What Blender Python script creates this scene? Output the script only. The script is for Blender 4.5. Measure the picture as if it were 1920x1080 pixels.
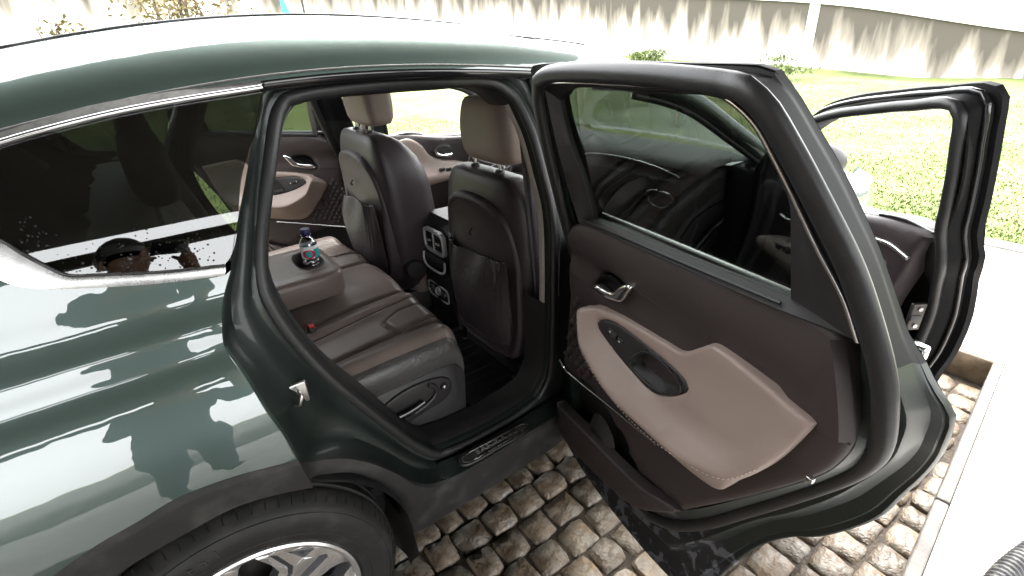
import bpy, bmesh, math, random
import numpy as np
from mathutils import Vector, Matrix
from mathutils.geometry import delaunay_2d_cdt
R = math.radians
for o in list(bpy.data.objects): bpy.data.objects.remove(o)
scene = bpy.context.scene
COL = scene.collection
# ---------------------------------------------------------------- camera
yaw, pitch, roll = 0.613937, 0.466510, -0.049193
fw = Vector((math.sin(yaw)*math.cos(pitch), math.cos(yaw)*math.cos(pitch), -math.sin(pitch)))
rt = Vector((math.cos(yaw), -math.sin(yaw), 0)); up = rt.cross(fw)
r2 = rt*math.cos(roll)+up*math.sin(roll); u2 = -rt*math.sin(roll)+up*math.cos(roll)
cd = bpy.data.cameras.new('camera'); cam = bpy.data.objects.new('camera', cd); COL.objects.link(cam)
cam.matrix_world = Matrix(((r2.x,u2.x,-fw.x,.10972),(r2.y,u2.y,-fw.y,-1.92427),(r2.z,u2.z,-fw.z,1.63866),(0,0,0,1)))
cd.sensor_width = 36; cd.lens = 36*942.58/1920; cd.clip_start = .02; cd.clip_end = 400
scene.camera = cam
# ---------------------------------------------------------------- sky, sun, exposure
SUN_EL, SUN_AZ = R(58), R(62)      # azimuth from +y towards +x
w = bpy.data.worlds.new('World'); scene.world = w; w.use_nodes = True
nt = w.node_tree; bg = nt.nodes['Background']
sk = nt.nodes.new('ShaderNodeTexSky'); sk.sky_type = 'NISHITA'; sk.sun_disc = False
sk.sun_elevation = SUN_EL; sk.sun_rotation = SUN_AZ; sk.dust_density = 8; sk.air_density = 1.0; sk.ozone_density = 1
hs = nt.nodes.new('ShaderNodeHueSaturation'); hs.inputs['Saturation'].default_value = .22
cl = nt.nodes.new('ShaderNodeMix'); cl.data_type = 'RGBA'; cl.inputs['Factor'].default_value = .55; cl.inputs['B'].default_value = (9.5, 9.6, 9.7, 1)   # even cloud cover over the clear sky
nt.links.new(sk.outputs[0], hs.inputs['Color']); nt.links.new(hs.outputs[0], cl.inputs['A']); nt.links.new(cl.outputs['Result'], bg.inputs[0])
bg.inputs[1].default_value = .15
sd = bpy.data.lights.new('sun', 'SUN'); sd.energy = 1.2; sd.angle = R(25); sd.color = (1, .96, .9)
so = bpy.data.objects.new('sun', sd); COL.objects.link(so)
sdir = Vector((math.sin(SUN_AZ)*math.cos(SUN_EL), math.cos(SUN_AZ)*math.cos(SUN_EL), math.sin(SUN_EL)))
so.rotation_euler = sdir.to_track_quat('Z', 'Y').to_euler(); so.location = (0, 0, 8)
vs = scene.view_settings
vs.view_transform = 'Standard'; vs.look = 'None'; vs.gamma = 1; vs.use_curve_mapping = False; vs.exposure = 3.05
scene.cycles.max_bounces = 10; scene.cycles.transparent_max_bounces = 16; scene.cycles.caustics_reflective = False; scene.cycles.caustics_refractive = False
random.seed(5); rng = np.random.default_rng(5)
# ---------------------------------------------------------------- materials
MATS = {}
def mat(name, col, rough=.5, metal=0, coat=0, coat_rough=.03, spec=.5, noise=0, nscale=20, bump=0, bscale=120, sheen=0, trans=0, ior=1.45, rnd=0, rvar=0, dirt=None, dscale=3, dlo=.5, dhi=.7, distort=0, bdet=6):
    m = bpy.data.materials.new(name); m.use_nodes = True; n = m.node_tree; b = n.nodes['Principled BSDF']
    b.inputs['Base Color'].default_value = (*col, 1); b.inputs['Roughness'].default_value = rough; b.inputs['Metallic'].default_value = metal
    b.inputs['Coat Weight'].default_value = coat; b.inputs['Coat IOR'].default_value = 1.9 if coat == 1 else 1.5; b.inputs['Coat Roughness'].default_value = coat_rough; b.inputs['Specular IOR Level'].default_value = spec
    b.inputs['Sheen Weight'].default_value = sheen; b.inputs['Transmission Weight'].default_value = trans; b.inputs['IOR'].default_value = ior
    tc = n.nodes.new('ShaderNodeTexCoord')
    def nz(scale, det=4):
        t = n.nodes.new('ShaderNodeTexNoise'); t.inputs['Scale'].default_value = scale; t.inputs['Detail'].default_value = det; t.inputs['Distortion'].default_value = distort
        n.links.new(tc.outputs['Object'], t.inputs['Vector']); return t
    cur = None
    if noise:
        t = nz(nscale); r = n.nodes.new('ShaderNodeValToRGB'); e = r.color_ramp.elements
        e[0].position = .3; e[1].position = .7
        e[0].color = (*[c*(1-noise) for c in col], 1); e[1].color = (*[min(1, c*(1+noise)) for c in col], 1)
        n.links.new(t.outputs['Fac'], r.inputs['Fac']); cur = r.outputs['Color']
    if rnd:
        oi = n.nodes.new('ShaderNodeObjectInfo'); h = n.nodes.new('ShaderNodeHueSaturation')
        mr = n.nodes.new('ShaderNodeMapRange'); mr.inputs['To Min'].default_value = 1-rnd; mr.inputs['To Max'].default_value = 1+rnd
        n.links.new(oi.outputs['Random'], mr.inputs['Value']); n.links.new(mr.outputs[0], h.inputs['Value'])
        if cur: n.links.new(cur, h.inputs['Color'])
        else: h.inputs['Color'].default_value = (*col, 1)
        cur = h.outputs['Color']
    if dirt:
        t = nz(dscale, 8); r = n.nodes.new('ShaderNodeValToRGB'); e = r.color_ramp.elements; e[0].position = dlo; e[1].position = dhi
        n.links.new(t.outputs['Fac'], r.inputs['Fac']); mx = n.nodes.new('ShaderNodeMix'); mx.data_type = 'RGBA'
        n.links.new(r.outputs['Color'], mx.inputs['Factor']); mx.inputs['B'].default_value = (*dirt, 1)
        if cur: n.links.new(cur, mx.inputs['A'])
        else: mx.inputs['A'].default_value = (*col, 1)
        cur = mx.outputs['Result']
    if cur: n.links.new(cur, b.inputs['Base Color'])
    if rvar:
        t = nz(nscale*.6+3); mr = n.nodes.new('ShaderNodeMapRange'); mr.inputs['To Min'].default_value = max(0, rough-rvar); mr.inputs['To Max'].default_value = rough+rvar
        n.links.new(t.outputs['Fac'], mr.inputs['Value']); n.links.new(mr.outputs[0], b.inputs['Roughness'])
    if bump:
        t = nz(bscale, bdet); bp = n.nodes.new('ShaderNodeBump'); bp.inputs['Strength'].default_value = bump; bp.inputs['Distance'].default_value = .01
        n.links.new(t.outputs['Fac'], bp.inputs['Height']); n.links.new(bp.outputs[0], b.inputs['Normal'])
        if coat == 1: n.links.new(bp.outputs[0], b.inputs['Coat Normal'])
    MATS[name] = m; return m
def glassmat(name, tint, refl=1.0, base=.085):
    m = bpy.data.materials.new(name); m.use_nodes = True; n = m.node_tree; n.nodes.remove(n.nodes['Principled BSDF'])
    tr = n.nodes.new('ShaderNodeBsdfTransparent'); tr.inputs[0].default_value = (*tint, 1)
    gl = n.nodes.new('ShaderNodeBsdfGlossy'); gl.inputs['Roughness'].default_value = .015; gl.inputs[0].default_value = (refl, refl, refl, 1)
    lw = n.nodes.new('ShaderNodeLayerWeight'); lw.inputs[0].default_value = .5     # Facing = 1-|cos|, the same from both faces of the pane
    pw = n.nodes.new('ShaderNodeMath'); pw.operation = 'POWER'; n.links.new(lw.outputs['Facing'], pw.inputs[0]); pw.inputs[1].default_value = 5
    fr = n.nodes.new('ShaderNodeMapRange'); n.links.new(pw.outputs[0], fr.inputs['Value']); fr.inputs['To Min'].default_value = base; fr.inputs['To Max'].default_value = .95
    mx = n.nodes.new('ShaderNodeMixShader'); n.links.new(fr.outputs[0], mx.inputs[0]); n.links.new(tr.outputs[0], mx.inputs[1]); n.links.new(gl.outputs[0], mx.inputs[2])
    n.links.new(mx.outputs[0], n.nodes['Material Output'].inputs[0]); MATS[name] = m; return m
mat('paint', (.052, .078, .069), .42, .6, 1, .014, bump=.05, bscale=22, bdet=1)
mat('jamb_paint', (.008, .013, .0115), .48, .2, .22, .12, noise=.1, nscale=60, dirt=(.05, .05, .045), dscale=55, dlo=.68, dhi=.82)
mat('chrome', (.75, .75, .76), .12, 1)
mat('silver_trim', (.50, .50, .51), .35, .35)
mat('satin', (.50, .50, .49), .28, 1, noise=.08, nscale=90, rvar=.08)
mat('trim_grey', (.10, .10, .095), .55, 0, noise=.25, nscale=80)
glassmat('glass_dark', (.31, .33, .32)); glassmat('glass_bottle', (.93, .95, .97), base=.2); glassmat('glass_clear', (.93, .95, .94)); glassmat('glass_tint', (.42, .46, .42))
mat('rubber', (.015, .015, .0155), .42, noise=.2, nscale=40, bump=.05, bscale=300)
mat('sash_black', (.010, .010, .011), .16, coat=.5)
mat('sash', (.011, .011, .012), .55, spec=.15, noise=.1, nscale=30)
mat('plastic', (.019, .0175, .0175), .45, noise=.12, nscale=30, bump=.10, bscale=900)
mat('cladding', (.019, .018, .018), .55, spec=.3, noise=.18, nscale=14, bump=.15, bscale=700, dirt=(.045, .042, .039), dscale=14, dlo=.50, dhi=.75, rvar=.1)
mat('cladding_dusty', (.014, .014, .015), .5, spec=.3, bump=.1, bscale=600, dirt=(.070, .072, .078), dscale=24, dlo=.52, dhi=.58, distort=.8)
mat('leather_brown', (.170, .134, .118), .36, noise=.10, nscale=8, bump=.10, bscale=260)
mat('leather_taupe', (.235, .185, .160), .48, noise=.05, nscale=6, bump=.08, bscale=300)
mat('leather_dark', (.032, .0235, .0265), .42, noise=.10, nscale=9, bump=.12, bscale=260)
mat('leather_grey', (.062, .058, .056), .34, noise=.15, nscale=14, bump=.25, bscale=45, distort=1.5)
mat('shell', (.033, .0225, .025), .52, noise=.06, nscale=12, bump=.08, bscale=800)
mat('door_trim', (.034, .0255, .0248), .50, noise=.07, nscale=10, bump=.10, bscale=700)
mat('door_beige', (.250, .194, .168), .46, noise=.04, nscale=6, bump=.06, bscale=500)
mat('pocket_cloth', (.030, .021, .023), .6, noise=.12, nscale=12, bump=.3, bscale=25, distort=1.2)
mat('carpet', (.02, .019, .019), .95, noise=.3, nscale=200, bump=.5, bscale=500)
mat('mat_rubber', (.010, .010, .011), .33, noise=.2, nscale=20, rvar=.1)
mat('dash_top', (.030, .036, .037), .55, noise=.08, nscale=60, bump=.12, bscale=700)
mat('pillar_trim', (.42, .39, .36), .7, noise=.05, nscale=60)
mat('tyre', (.012, .0115, .011), .58, spec=.35, noise=.15, nscale=25, rvar=.12, dirt=(.028, .026, .023), dscale=25, dlo=.55, dhi=.8)
mat('tyre_text', (.030, .029, .028), .45)
mat('alloy', (.62, .62, .63), .22, .85, noise=.04, nscale=30)
mat('alloy_dark', (.10, .10, .105), .4, .7)
mat('dark_metal', (.06, .055, .05), .45, .8, noise=.2)
mat('steel', (.38, .37, .36), .3, 1, noise=.1, nscale=80)
mat('white_mark', (.8, .8, .8), .5)
mat('stone', (.135, .098, .064), .38, noise=.45, nscale=3.2, bump=1, bscale=5, rnd=.38, dirt=(.175, .158, .132), dscale=1.7, dlo=.40, dhi=.68, rvar=.16, bdet=9, distort=.6)
mat('stone_far', (.150, .105, .065), .42, noise=.4, nscale=18, bump=.8, bscale=40, dirt=(.20, .175, .14), dscale=8, dlo=.42, dhi=.66)
mat('yard', (.07, .065, .06), .8, noise=.3, nscale=6)
mat('joint', (.038, .027, .018), .8, noise=.4, nscale=30, bump=.8, bscale=60)
mat('concrete', (.52, .50, .47), .7, noise=.10, nscale=3, bump=.25, bscale=70, dirt=(.33, .31, .28), dscale=2.2, dlo=.62, dhi=.8)
mat('kerb', (.24, .185, .13), .75, noise=.3, nscale=12, bump=.6, bscale=40)
mat('kerb_edge', (.13, .12, .11), .75, noise=.25, nscale=9, bump=.4, bscale=50)
mat('lawn', (.082, .112, .022), .9, noise=.45, nscale=1.6, bump=.8, bscale=30, dirt=(.15, .165, .055), dscale=.9, dlo=.45, dhi=.7)
mat('blade', (.086, .118, .024), .6, rnd=.2, noise=.35, nscale=1.3)
mat('wallpaint', (.72, .71, .68), .8, noise=.06, nscale=2)
mat('porch', (.055, .05, .045), .8, noise=.1, nscale=3)
mat('white_paint', (.7, .7, .69), .6, noise=.06, nscale=5)
mat('bark', (.09, .065, .045), .9, noise=.3, nscale=12, bump=.6, bscale=30)
mat('leaf', (.16, .125, .06), .6, rnd=.25, noise=.5, nscale=1.5)
mat('leaf_green', (.11, .14, .045), .6, noise=.5, nscale=3)
mat('teal', (.06, .30, .32), .5); mat('cap_navy', (.02, .02, .09), .4); mat('hose', (.05, .05, .052), .5, noise=.2, nscale=30, dirt=(.25, .24, .22), dscale=30, dlo=.55, dhi=.75)
mat('skin', (.13, .07, .045), .5); mat('shirt', (.035, .04, .055), .8); mat('jeans', (.03, .04, .07), .85); mat('shoe', (.02, .02, .02), .5); mat('hair', (.012, .010, .009), .5); mat('house', (.16, .13, .10), .8, noise=.15, nscale=4, bump=.2, bscale=40)
mat('stitch', (.42, .33, .29), .7)
mat('red', (.45, .015, .02), .4); mat('headliner', (.35, .33, .31), .9)
mat('screen', (.006, .006, .007), .12)
# ---------------------------------------------------------------- helpers
def herm(pts):
    pts = sorted(pts); xs = np.array([p[0] for p in pts], float); ys = np.array([p[1] for p in pts], float)
    d = np.diff(ys)/np.diff(xs); m = np.zeros(len(xs)); m[0] = d[0]; m[-1] = d[-1]
    for i in range(1, len(xs)-1): m[i] = 0 if d[i-1]*d[i] <= 0 else 2*d[i-1]*d[i]/(d[i-1]+d[i])
    def f(x):
        x = np.clip(x, xs[0], xs[-1]); i = np.clip(np.searchsorted(xs, x)-1, 0, len(xs)-2)
        h = xs[i+1]-xs[i]; t = (x-xs[i])/h
        return (2*t**3-3*t**2+1)*ys[i]+(t**3-2*t**2+t)*h*m[i]+(-2*t**3+3*t**2)*ys[i+1]+(t**3-t**2)*h*m[i+1]
    return f
# half-section of the body side (z, y), of the seal plane and of the door trim
Yb0 = herm([(.20,-.80),(.25,-.84),(.29,-.862),(.40,-.912),(.55,-.942),(.70,-.955),(.81,-.957),(.87,-.953),(.93,-.943),(.99,-.924),(1.05,-.898),(1.10,-.869),(1.12,-.864),(1.14,-.858),(1.17,-.842),(1.20,-.829),(1.237,-.820),(1.40,-.770),(1.585,-.705),(1.62,-.66),(1.66,-.60)])
_z = np.arange(.15, 1.70, .001); _y = Yb0(_z); _k = np.exp(-.5*(np.arange(-24, 25)/7.)**2); _k /= _k.sum(); _y = np.convolve(np.pad(_y, 24, mode='edge'), _k, 'valid')
Yb = lambda z: np.interp(z, _z, _y)
_d = np.gradient(_y, .001); _d = np.convolve(np.pad(_d, 6, mode='edge'), np.ones(13)/13, 'valid'); dYb = lambda z: np.interp(z, _z, _d)
Ys = herm([(.2,-.775),(.46,-.795),(.9,-.815),(1.1,-.80),(1.2,-.775),(1.3,-.738),(1.55,-.622),(1.62,-.575)])
Yt = herm([(.2,-.80),(.5,-.79),(.7,-.785),(1.0,-.785),(1.15,-.78),(1.22,-.775),(1.3,-.74)])
def cr(P, n, closed=False):
    """smooth curve through P, n points evenly spaced along it"""
    P = np.array(P, float)
    if len(P) == 2: return P[0]+(P[1]-P[0])*np.linspace(0, 1, n)[:, None]
    Q = np.vstack([P[-1], P, P[0], P[1]]) if closed else np.vstack([2*P[0]-P[1], P, 2*P[-1]-P[-2]])
    out = []
    for i in range(1, len(Q)-2):
        a, b, c, d = Q[i-1:i+3]
        t0 = 0; t1 = t0+max(1e-6, np.linalg.norm(b-a))**.5; t2 = t1+max(1e-6, np.linalg.norm(c-b))**.5; t3 = t2+max(1e-6, np.linalg.norm(d-c))**.5
        for t in np.linspace(t1, t2, 12, endpoint=False):
            A1 = (t1-t)/(t1-t0)*a+(t-t0)/(t1-t0)*b; A2 = (t2-t)/(t2-t1)*b+(t-t1)/(t2-t1)*c; A3 = (t3-t)/(t3-t2)*c+(t-t2)/(t3-t2)*d
            B1 = (t2-t)/(t2-t0)*A1+(t-t0)/(t2-t0)*A2; B2 = (t3-t)/(t3-t1)*A2+(t-t1)/(t3-t1)*A3
            out.append((t2-t)/(t2-t1)*B1+(t-t1)/(t2-t1)*B2)
    out.append(P[0] if closed else P[-1]); out = np.array(out)
    s = np.concatenate([[0], np.cumsum(np.linalg.norm(np.diff(out, axis=0), axis=1))])
    q = np.linspace(0, s[-1], n, endpoint=not closed)
    return np.stack([np.interp(q, s, out[:, k]) for k in range(out.shape[1])], 1)
def mk(name, V, F, m, parent=None, smooth=40, sy=1, mats=None, fm=None):
    me = bpy.data.meshes.new(name); V = np.array(V, float)
    if sy < 0: V = V*np.array([1, -1, 1])
    me.from_pydata([tuple(v) for v in V], [], [tuple(int(i) for i in f) for f in F])
    bm = bmesh.new(); bm.from_mesh(me); bmesh.ops.remove_doubles(bm, verts=bm.verts, dist=1e-5); bmesh.ops.recalc_face_normals(bm, faces=bm.faces); bm.to_mesh(me); bm.free()
    for p in me.polygons: p.use_smooth = True
    if smooth: me.set_sharp_from_angle(angle=R(smooth))
    me.materials.append(MATS[m])
    if mats:
        for k in mats: me.materials.append(MATS[k])
    o = bpy.data.objects.new(name, me); COL.objects.link(o)
    if parent: o.parent = parent
    return o
class B:
    """collects pieces of one mesh"""
    def __init__(s): s.V = []; s.F = []
    def add(s, V, F):
        k = len(s.V); s.V += [tuple(v) for v in V]; s.F += [tuple(i+k for i in f) for f in F]; return s
    def grid(s, G, cu=False, cv=False):
        G = np.array(G, float); nu, nv = G.shape[:2]; F = []
        for i in range(nu if cu else nu-1):
            for j in range(nv if cv else nv-1):
                a, b = i, (i+1) % nu; c, d = j, (j+1) % nv
                F.append((a*nv+c, b*nv+c, b*nv+d, a*nv+d))
        return s.add(G.reshape(-1, 3), F)
    def ring_caps(s, G):
        return s.grid(G, cv=True).add(G[0], [tuple(range(len(G[0])))]).add(G[-1], [tuple(range(len(G[-1])))])
    def box(s, lo, hi, bev=0):
        lo = np.array(lo, float); hi = np.array(hi, float); c = (lo+hi)/2; h = abs(hi-lo)/2
        if not bev:
            V = [c+h*np.array(k) for k in ((-1,-1,-1),(1,-1,-1),(1,1,-1),(-1,1,-1),(-1,-1,1),(1,-1,1),(1,1,1),(-1,1,1))]
            return s.add(V, [(0,1,2,3),(4,5,6,7),(0,1,5,4),(1,2,6,5),(2,3,7,6),(3,0,4,7)])
        bm = bmesh.new(); bmesh.ops.create_cube(bm, size=1, matrix=Matrix.Translation(c) @ Matrix.Diagonal((*(2*h), 1)))
        bmesh.ops.bevel(bm, geom=bm.edges[:], offset=bev, segments=3, affect='EDGES', profile=.5)
        bm.verts.ensure_lookup_table(); V = [tuple(v.co) for v in bm.verts]; F = [[v.index for v in f.verts] for f in bm.faces]; bm.free()
        return s.add(V, F)
    def tube(s, P, r, closed=False, n=10, flat=None, cap=True):
        P = np.array(P, float); N = len(P); r = np.broadcast_to(np.array(r, float), (N,)) if np.ndim(r) < 2 else r
        T = np.roll(P, -1, 0)-np.roll(P, 1, 0)
        if not closed: T[0] = P[1]-P[0]; T[-1] = P[-1]-P[-2]
        T = T/np.maximum(1e-9, np.linalg.norm(T, axis=1))[:, None]
        ref = np.array([0, 1, 0.]) if abs(T[:, 1]).mean() < .8 else np.array([0, 0, 1.])
        G = []
        for i in range(N):
            a = np.cross(T[i], ref); a /= max(1e-9, np.linalg.norm(a)); b = np.cross(T[i], a)
            fa, fb = flat if flat else (1, 1)
            G.append([P[i]+r[i]*(fa*a*math.cos(q)+fb*b*math.sin(q)) for q in np.linspace(0, 2*math.pi, n, endpoint=False)])
        G = np.array(G); s.grid(G, cu=closed, cv=True)
        if cap and not closed: s.add(G[0], [tuple(range(n))]).add(G[-1], [tuple(range(n))])
        return s
    def lathe(s, prof, c, axis='z', n=32, capped=False):
        G = []
        for r, h in prof:
            row = []
            for q in np.linspace(0, 2*math.pi, n, endpoint=False):
                x, y = r*math.cos(q), r*math.sin(q)
                row.append(np.array(c)+(np.array([x, y, h]) if axis == 'z' else np.array([x, h, y]) if axis == 'y' else np.array([h, x, y])))
            G.append(row)
        G = np.array(G); s.grid(G, cv=True)
        if capped: s.add(G[0], [tuple(range(n))]).add(G[-1], [tuple(range(n))])
        return s
    def build(s, name, m, parent=None, smooth=40, sy=1): return mk(name, s.V, s.F, m, parent, smooth, sy)
def inpoly(p, poly):
    x, y = p; c = False; n = len(poly); j = n-1
    for i in range(n):
        xi, yi = poly[i][0], poly[i][1]; xj, yj = poly[j][0], poly[j][1]
        if (yi > y) != (yj > y) and x < (xj-xi)*(y-yi)/(yj-yi)+xi: c = not c
        j = i
    return c
def dseg(p, poly):
    A = np.array(poly)[:, :2]; Bq = np.roll(A, -1, 0); d = Bq-A; t = np.clip(((p-A)*d).sum(1)/np.maximum(1e-12, (d*d).sum(1)), 0, 1)
    return np.sqrt((((A+t[:, None]*d)-p)**2).sum(1).min())
def relief(name, outline, yf, m, parent=None, holes=(), extra=(), rnd=0, step=.03, skirt=0, sy=1, smooth=40, pane=0, inward=1):
    """sheet over the outline (x,z) at y=yf(x,z), edges rounded away over rnd, with a skirt going back"""
    ol = np.array(outline, float)[:, :2]; loops = [ol]+[np.array(h, float)[:, :2] for h in holes]
    pts = []; edges = []
    for L in loops:
        k = len(pts); pts += [tuple(p) for p in L]; edges += [(k+i, k+(i+1) % len(L)) for i in range(len(L))]
    nb = len(pts); ins = []
    for L in loops if rnd else []:
        for fr in (.15, .45, 1.0):
            for i in range(len(L)):
                t = L[(i+1) % len(L)]-L[i-1]; t = t/max(1e-9, np.linalg.norm(t)); nn = np.array([-t[1], t[0]])
                for sg in (1, -1):
                    q = L[i]+nn*sg*rnd*fr
                    if inpoly(q, ol) and not any(inpoly(q, h) for h in loops[1:]) and min(dseg(q, LL) for LL in loops) > rnd*fr*.8: ins.append(tuple(q)); break
    exq = [tuple(q) for q in extra if inpoly(q, ol) and not any(inpoly(q, h) for h in loops[1:]) and min(dseg(np.array(q), L) for L in loops) > .004]
    ins += exq; EX = np.array(exq) if len(exq) else None
    lo = ol.min(0); hi = ol.max(0)
    gx = np.arange(lo[0]+step*.5, hi[0], step); gz = np.arange(lo[1]+step*.5, hi[1], step)
    for a in gx:
        for b in gz:
            if inpoly((a, b), ol) and not any(inpoly((a, b), h) for h in loops[1:]) and min(dseg(np.array((a, b)), L) for L in loops) > max(step*.45, rnd*1.15) and (EX is None or ((EX-np.array((a, b)))**2).sum(1).min() > (step*.45)**2): ins.append((a, b))
    res = delaunay_2d_cdt([Vector(p) for p in pts+ins], edges, [], 0, 1e-6)
    V2 = [np.array(v) for v in res[0]]; F = []
    for f in res[2]:
        c = sum(V2[i] for i in f)/len(f)
        if inpoly(c, ol) and not any(inpoly(c, h) for h in loops[1:]): F.append(tuple(f))
    V = []
    for p in V2:
        y = yf(p[0], p[1])
        if rnd:
            d = min(dseg(p, L) for L in loops)
            if d < rnd: y -= inward*rnd*(1-math.sqrt(max(0, 1-(1-d/rnd)**2)))
        V.append((p[0], y, p[1]))
    if skirt:
        from collections import Counter
        ec = Counter(); 
        for f in F:
            for i in range(len(f)): ec[tuple(sorted((f[i], f[(i+1) % len(f)])))] += 1
        mp = {}
        for (a, b), c in ec.items():
            if c == 1:
                for q in (a, b):
                    if q not in mp: mp[q] = len(V); V.append((V[q][0], V[q][1]-skirt, V[q][2]))
                F.append((a, b, mp[b], mp[a]))
    if pane:      # a pane: two exact sheets and a rim
        n0 = len(V); V2_ = [(x, y+pane, z) for x, y, z in V]; k = len(V); F0 = list(F); V = V+V2_; F = F0+[tuple(i+k for i in reversed(f)) for f in F0]
        me = bpy.data.meshes.new(name); s = 1 if sy > 0 else -1; me.from_pydata([(x, y*s, z) for x, y, z in V], [], F); me.materials.append(MATS[m])
        nm = []
        for i, (x, y, z) in enumerate(V):
            dx = (yf(x+.01, z)-yf(x-.01, z))/.02; dz = (yf(x, z+.01)-yf(x, z-.01))/.02; v = Vector((dx, -1, dz)).normalized()
            nm.append((v.x, v.y*s, v.z) if i < n0 else (-v.x, -v.y*s, -v.z))
        for p in me.polygons: p.use_smooth = True
        # faces must agree with the given normals
        bm = bmesh.new(); bm.from_mesh(me); bm.faces.ensure_lookup_table()
        for f in bm.faces:
            f.normal_update()
            if f.normal.dot(Vector(nm[f.verts[0].index])) < 0: f.normal_flip()
        bm.to_mesh(me); bm.free(); me.normals_split_custom_set_from_vertices(nm)
        o = bpy.data.objects.new(name, me); COL.objects.link(o)
        if parent: o.parent = parent
        return o
    return mk(name, V, F, m, parent, smooth, sy)
def body_normals(o, sy, extra=None):
    me = o.data; nm = []
    for v in me.vertices:
        x, y, z = v.co; q = Vector((extra(x) if extra else 0, -1, float(dYb(z)))).normalized(); nm.append((q.x, q.y*sy, q.z))
    bm = bmesh.new(); bm.from_mesh(me); bm.verts.ensure_lookup_table()
    for f in bm.faces:
        f.normal_update()
        if f.normal.y*sy > 0: f.normal_flip()
    bm.to_mesh(me); bm.free(); me.normals_split_custom_set_from_vertices(nm)
def coons(top, right, bottom, left, nu, nv):
    """top/bottom run left->right, left/right run top->bottom (each already smooth)"""
    T, Bm, L, Rr = cr(top, nu), cr(bottom, nu), cr(left, nv), cr(right, nv)
    u = np.linspace(0, 1, nu)[:, None, None]; v = np.linspace(0, 1, nv)[None, :, None]
    return (1-v)*T[:, None]+v*Bm[:, None]+(1-u)*L[None]+u*Rr[None]-((1-u)*(1-v)*T[0]+u*(1-v)*T[-1]+(1-u)*v*Bm[0]+u*v*Bm[-1])
def empty(name, loc=(0, 0, 0)):
    o = bpy.data.objects.new(name, None); COL.objects.link(o); o.location = loc; o.empty_display_size = .2; return o
def tag(o, label=None, cat=None, group=None, kind=None):
    if label: o['label'] = label
    if cat: o['category'] = cat
    if group: o['group'] = group
    if kind: o['kind'] = kind
    return o
def seg(segs, ns): return np.vstack([cr(s, n+1)[:-1] for s, n in zip(segs, ns)])
def text(name, s, size, m, parent, M, depth=.001):
    c = bpy.data.curves.new(name, 'FONT'); c.body = s; c.size = size; c.extrude = depth; c.align_x = 'CENTER'; c.align_y = 'CENTER'; c.resolution_u = 3
    t = bpy.data.objects.new(name, c); me = bpy.data.meshes.new_from_object(t); bpy.data.objects.remove(t); bpy.data.curves.remove(c)
    me.transform(M); me.materials.clear(); me.materials.append(MATS[m]); me.name = name
    o = bpy.data.objects.new(name, me); COL.objects.link(o); o.parent = parent; return o
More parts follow.
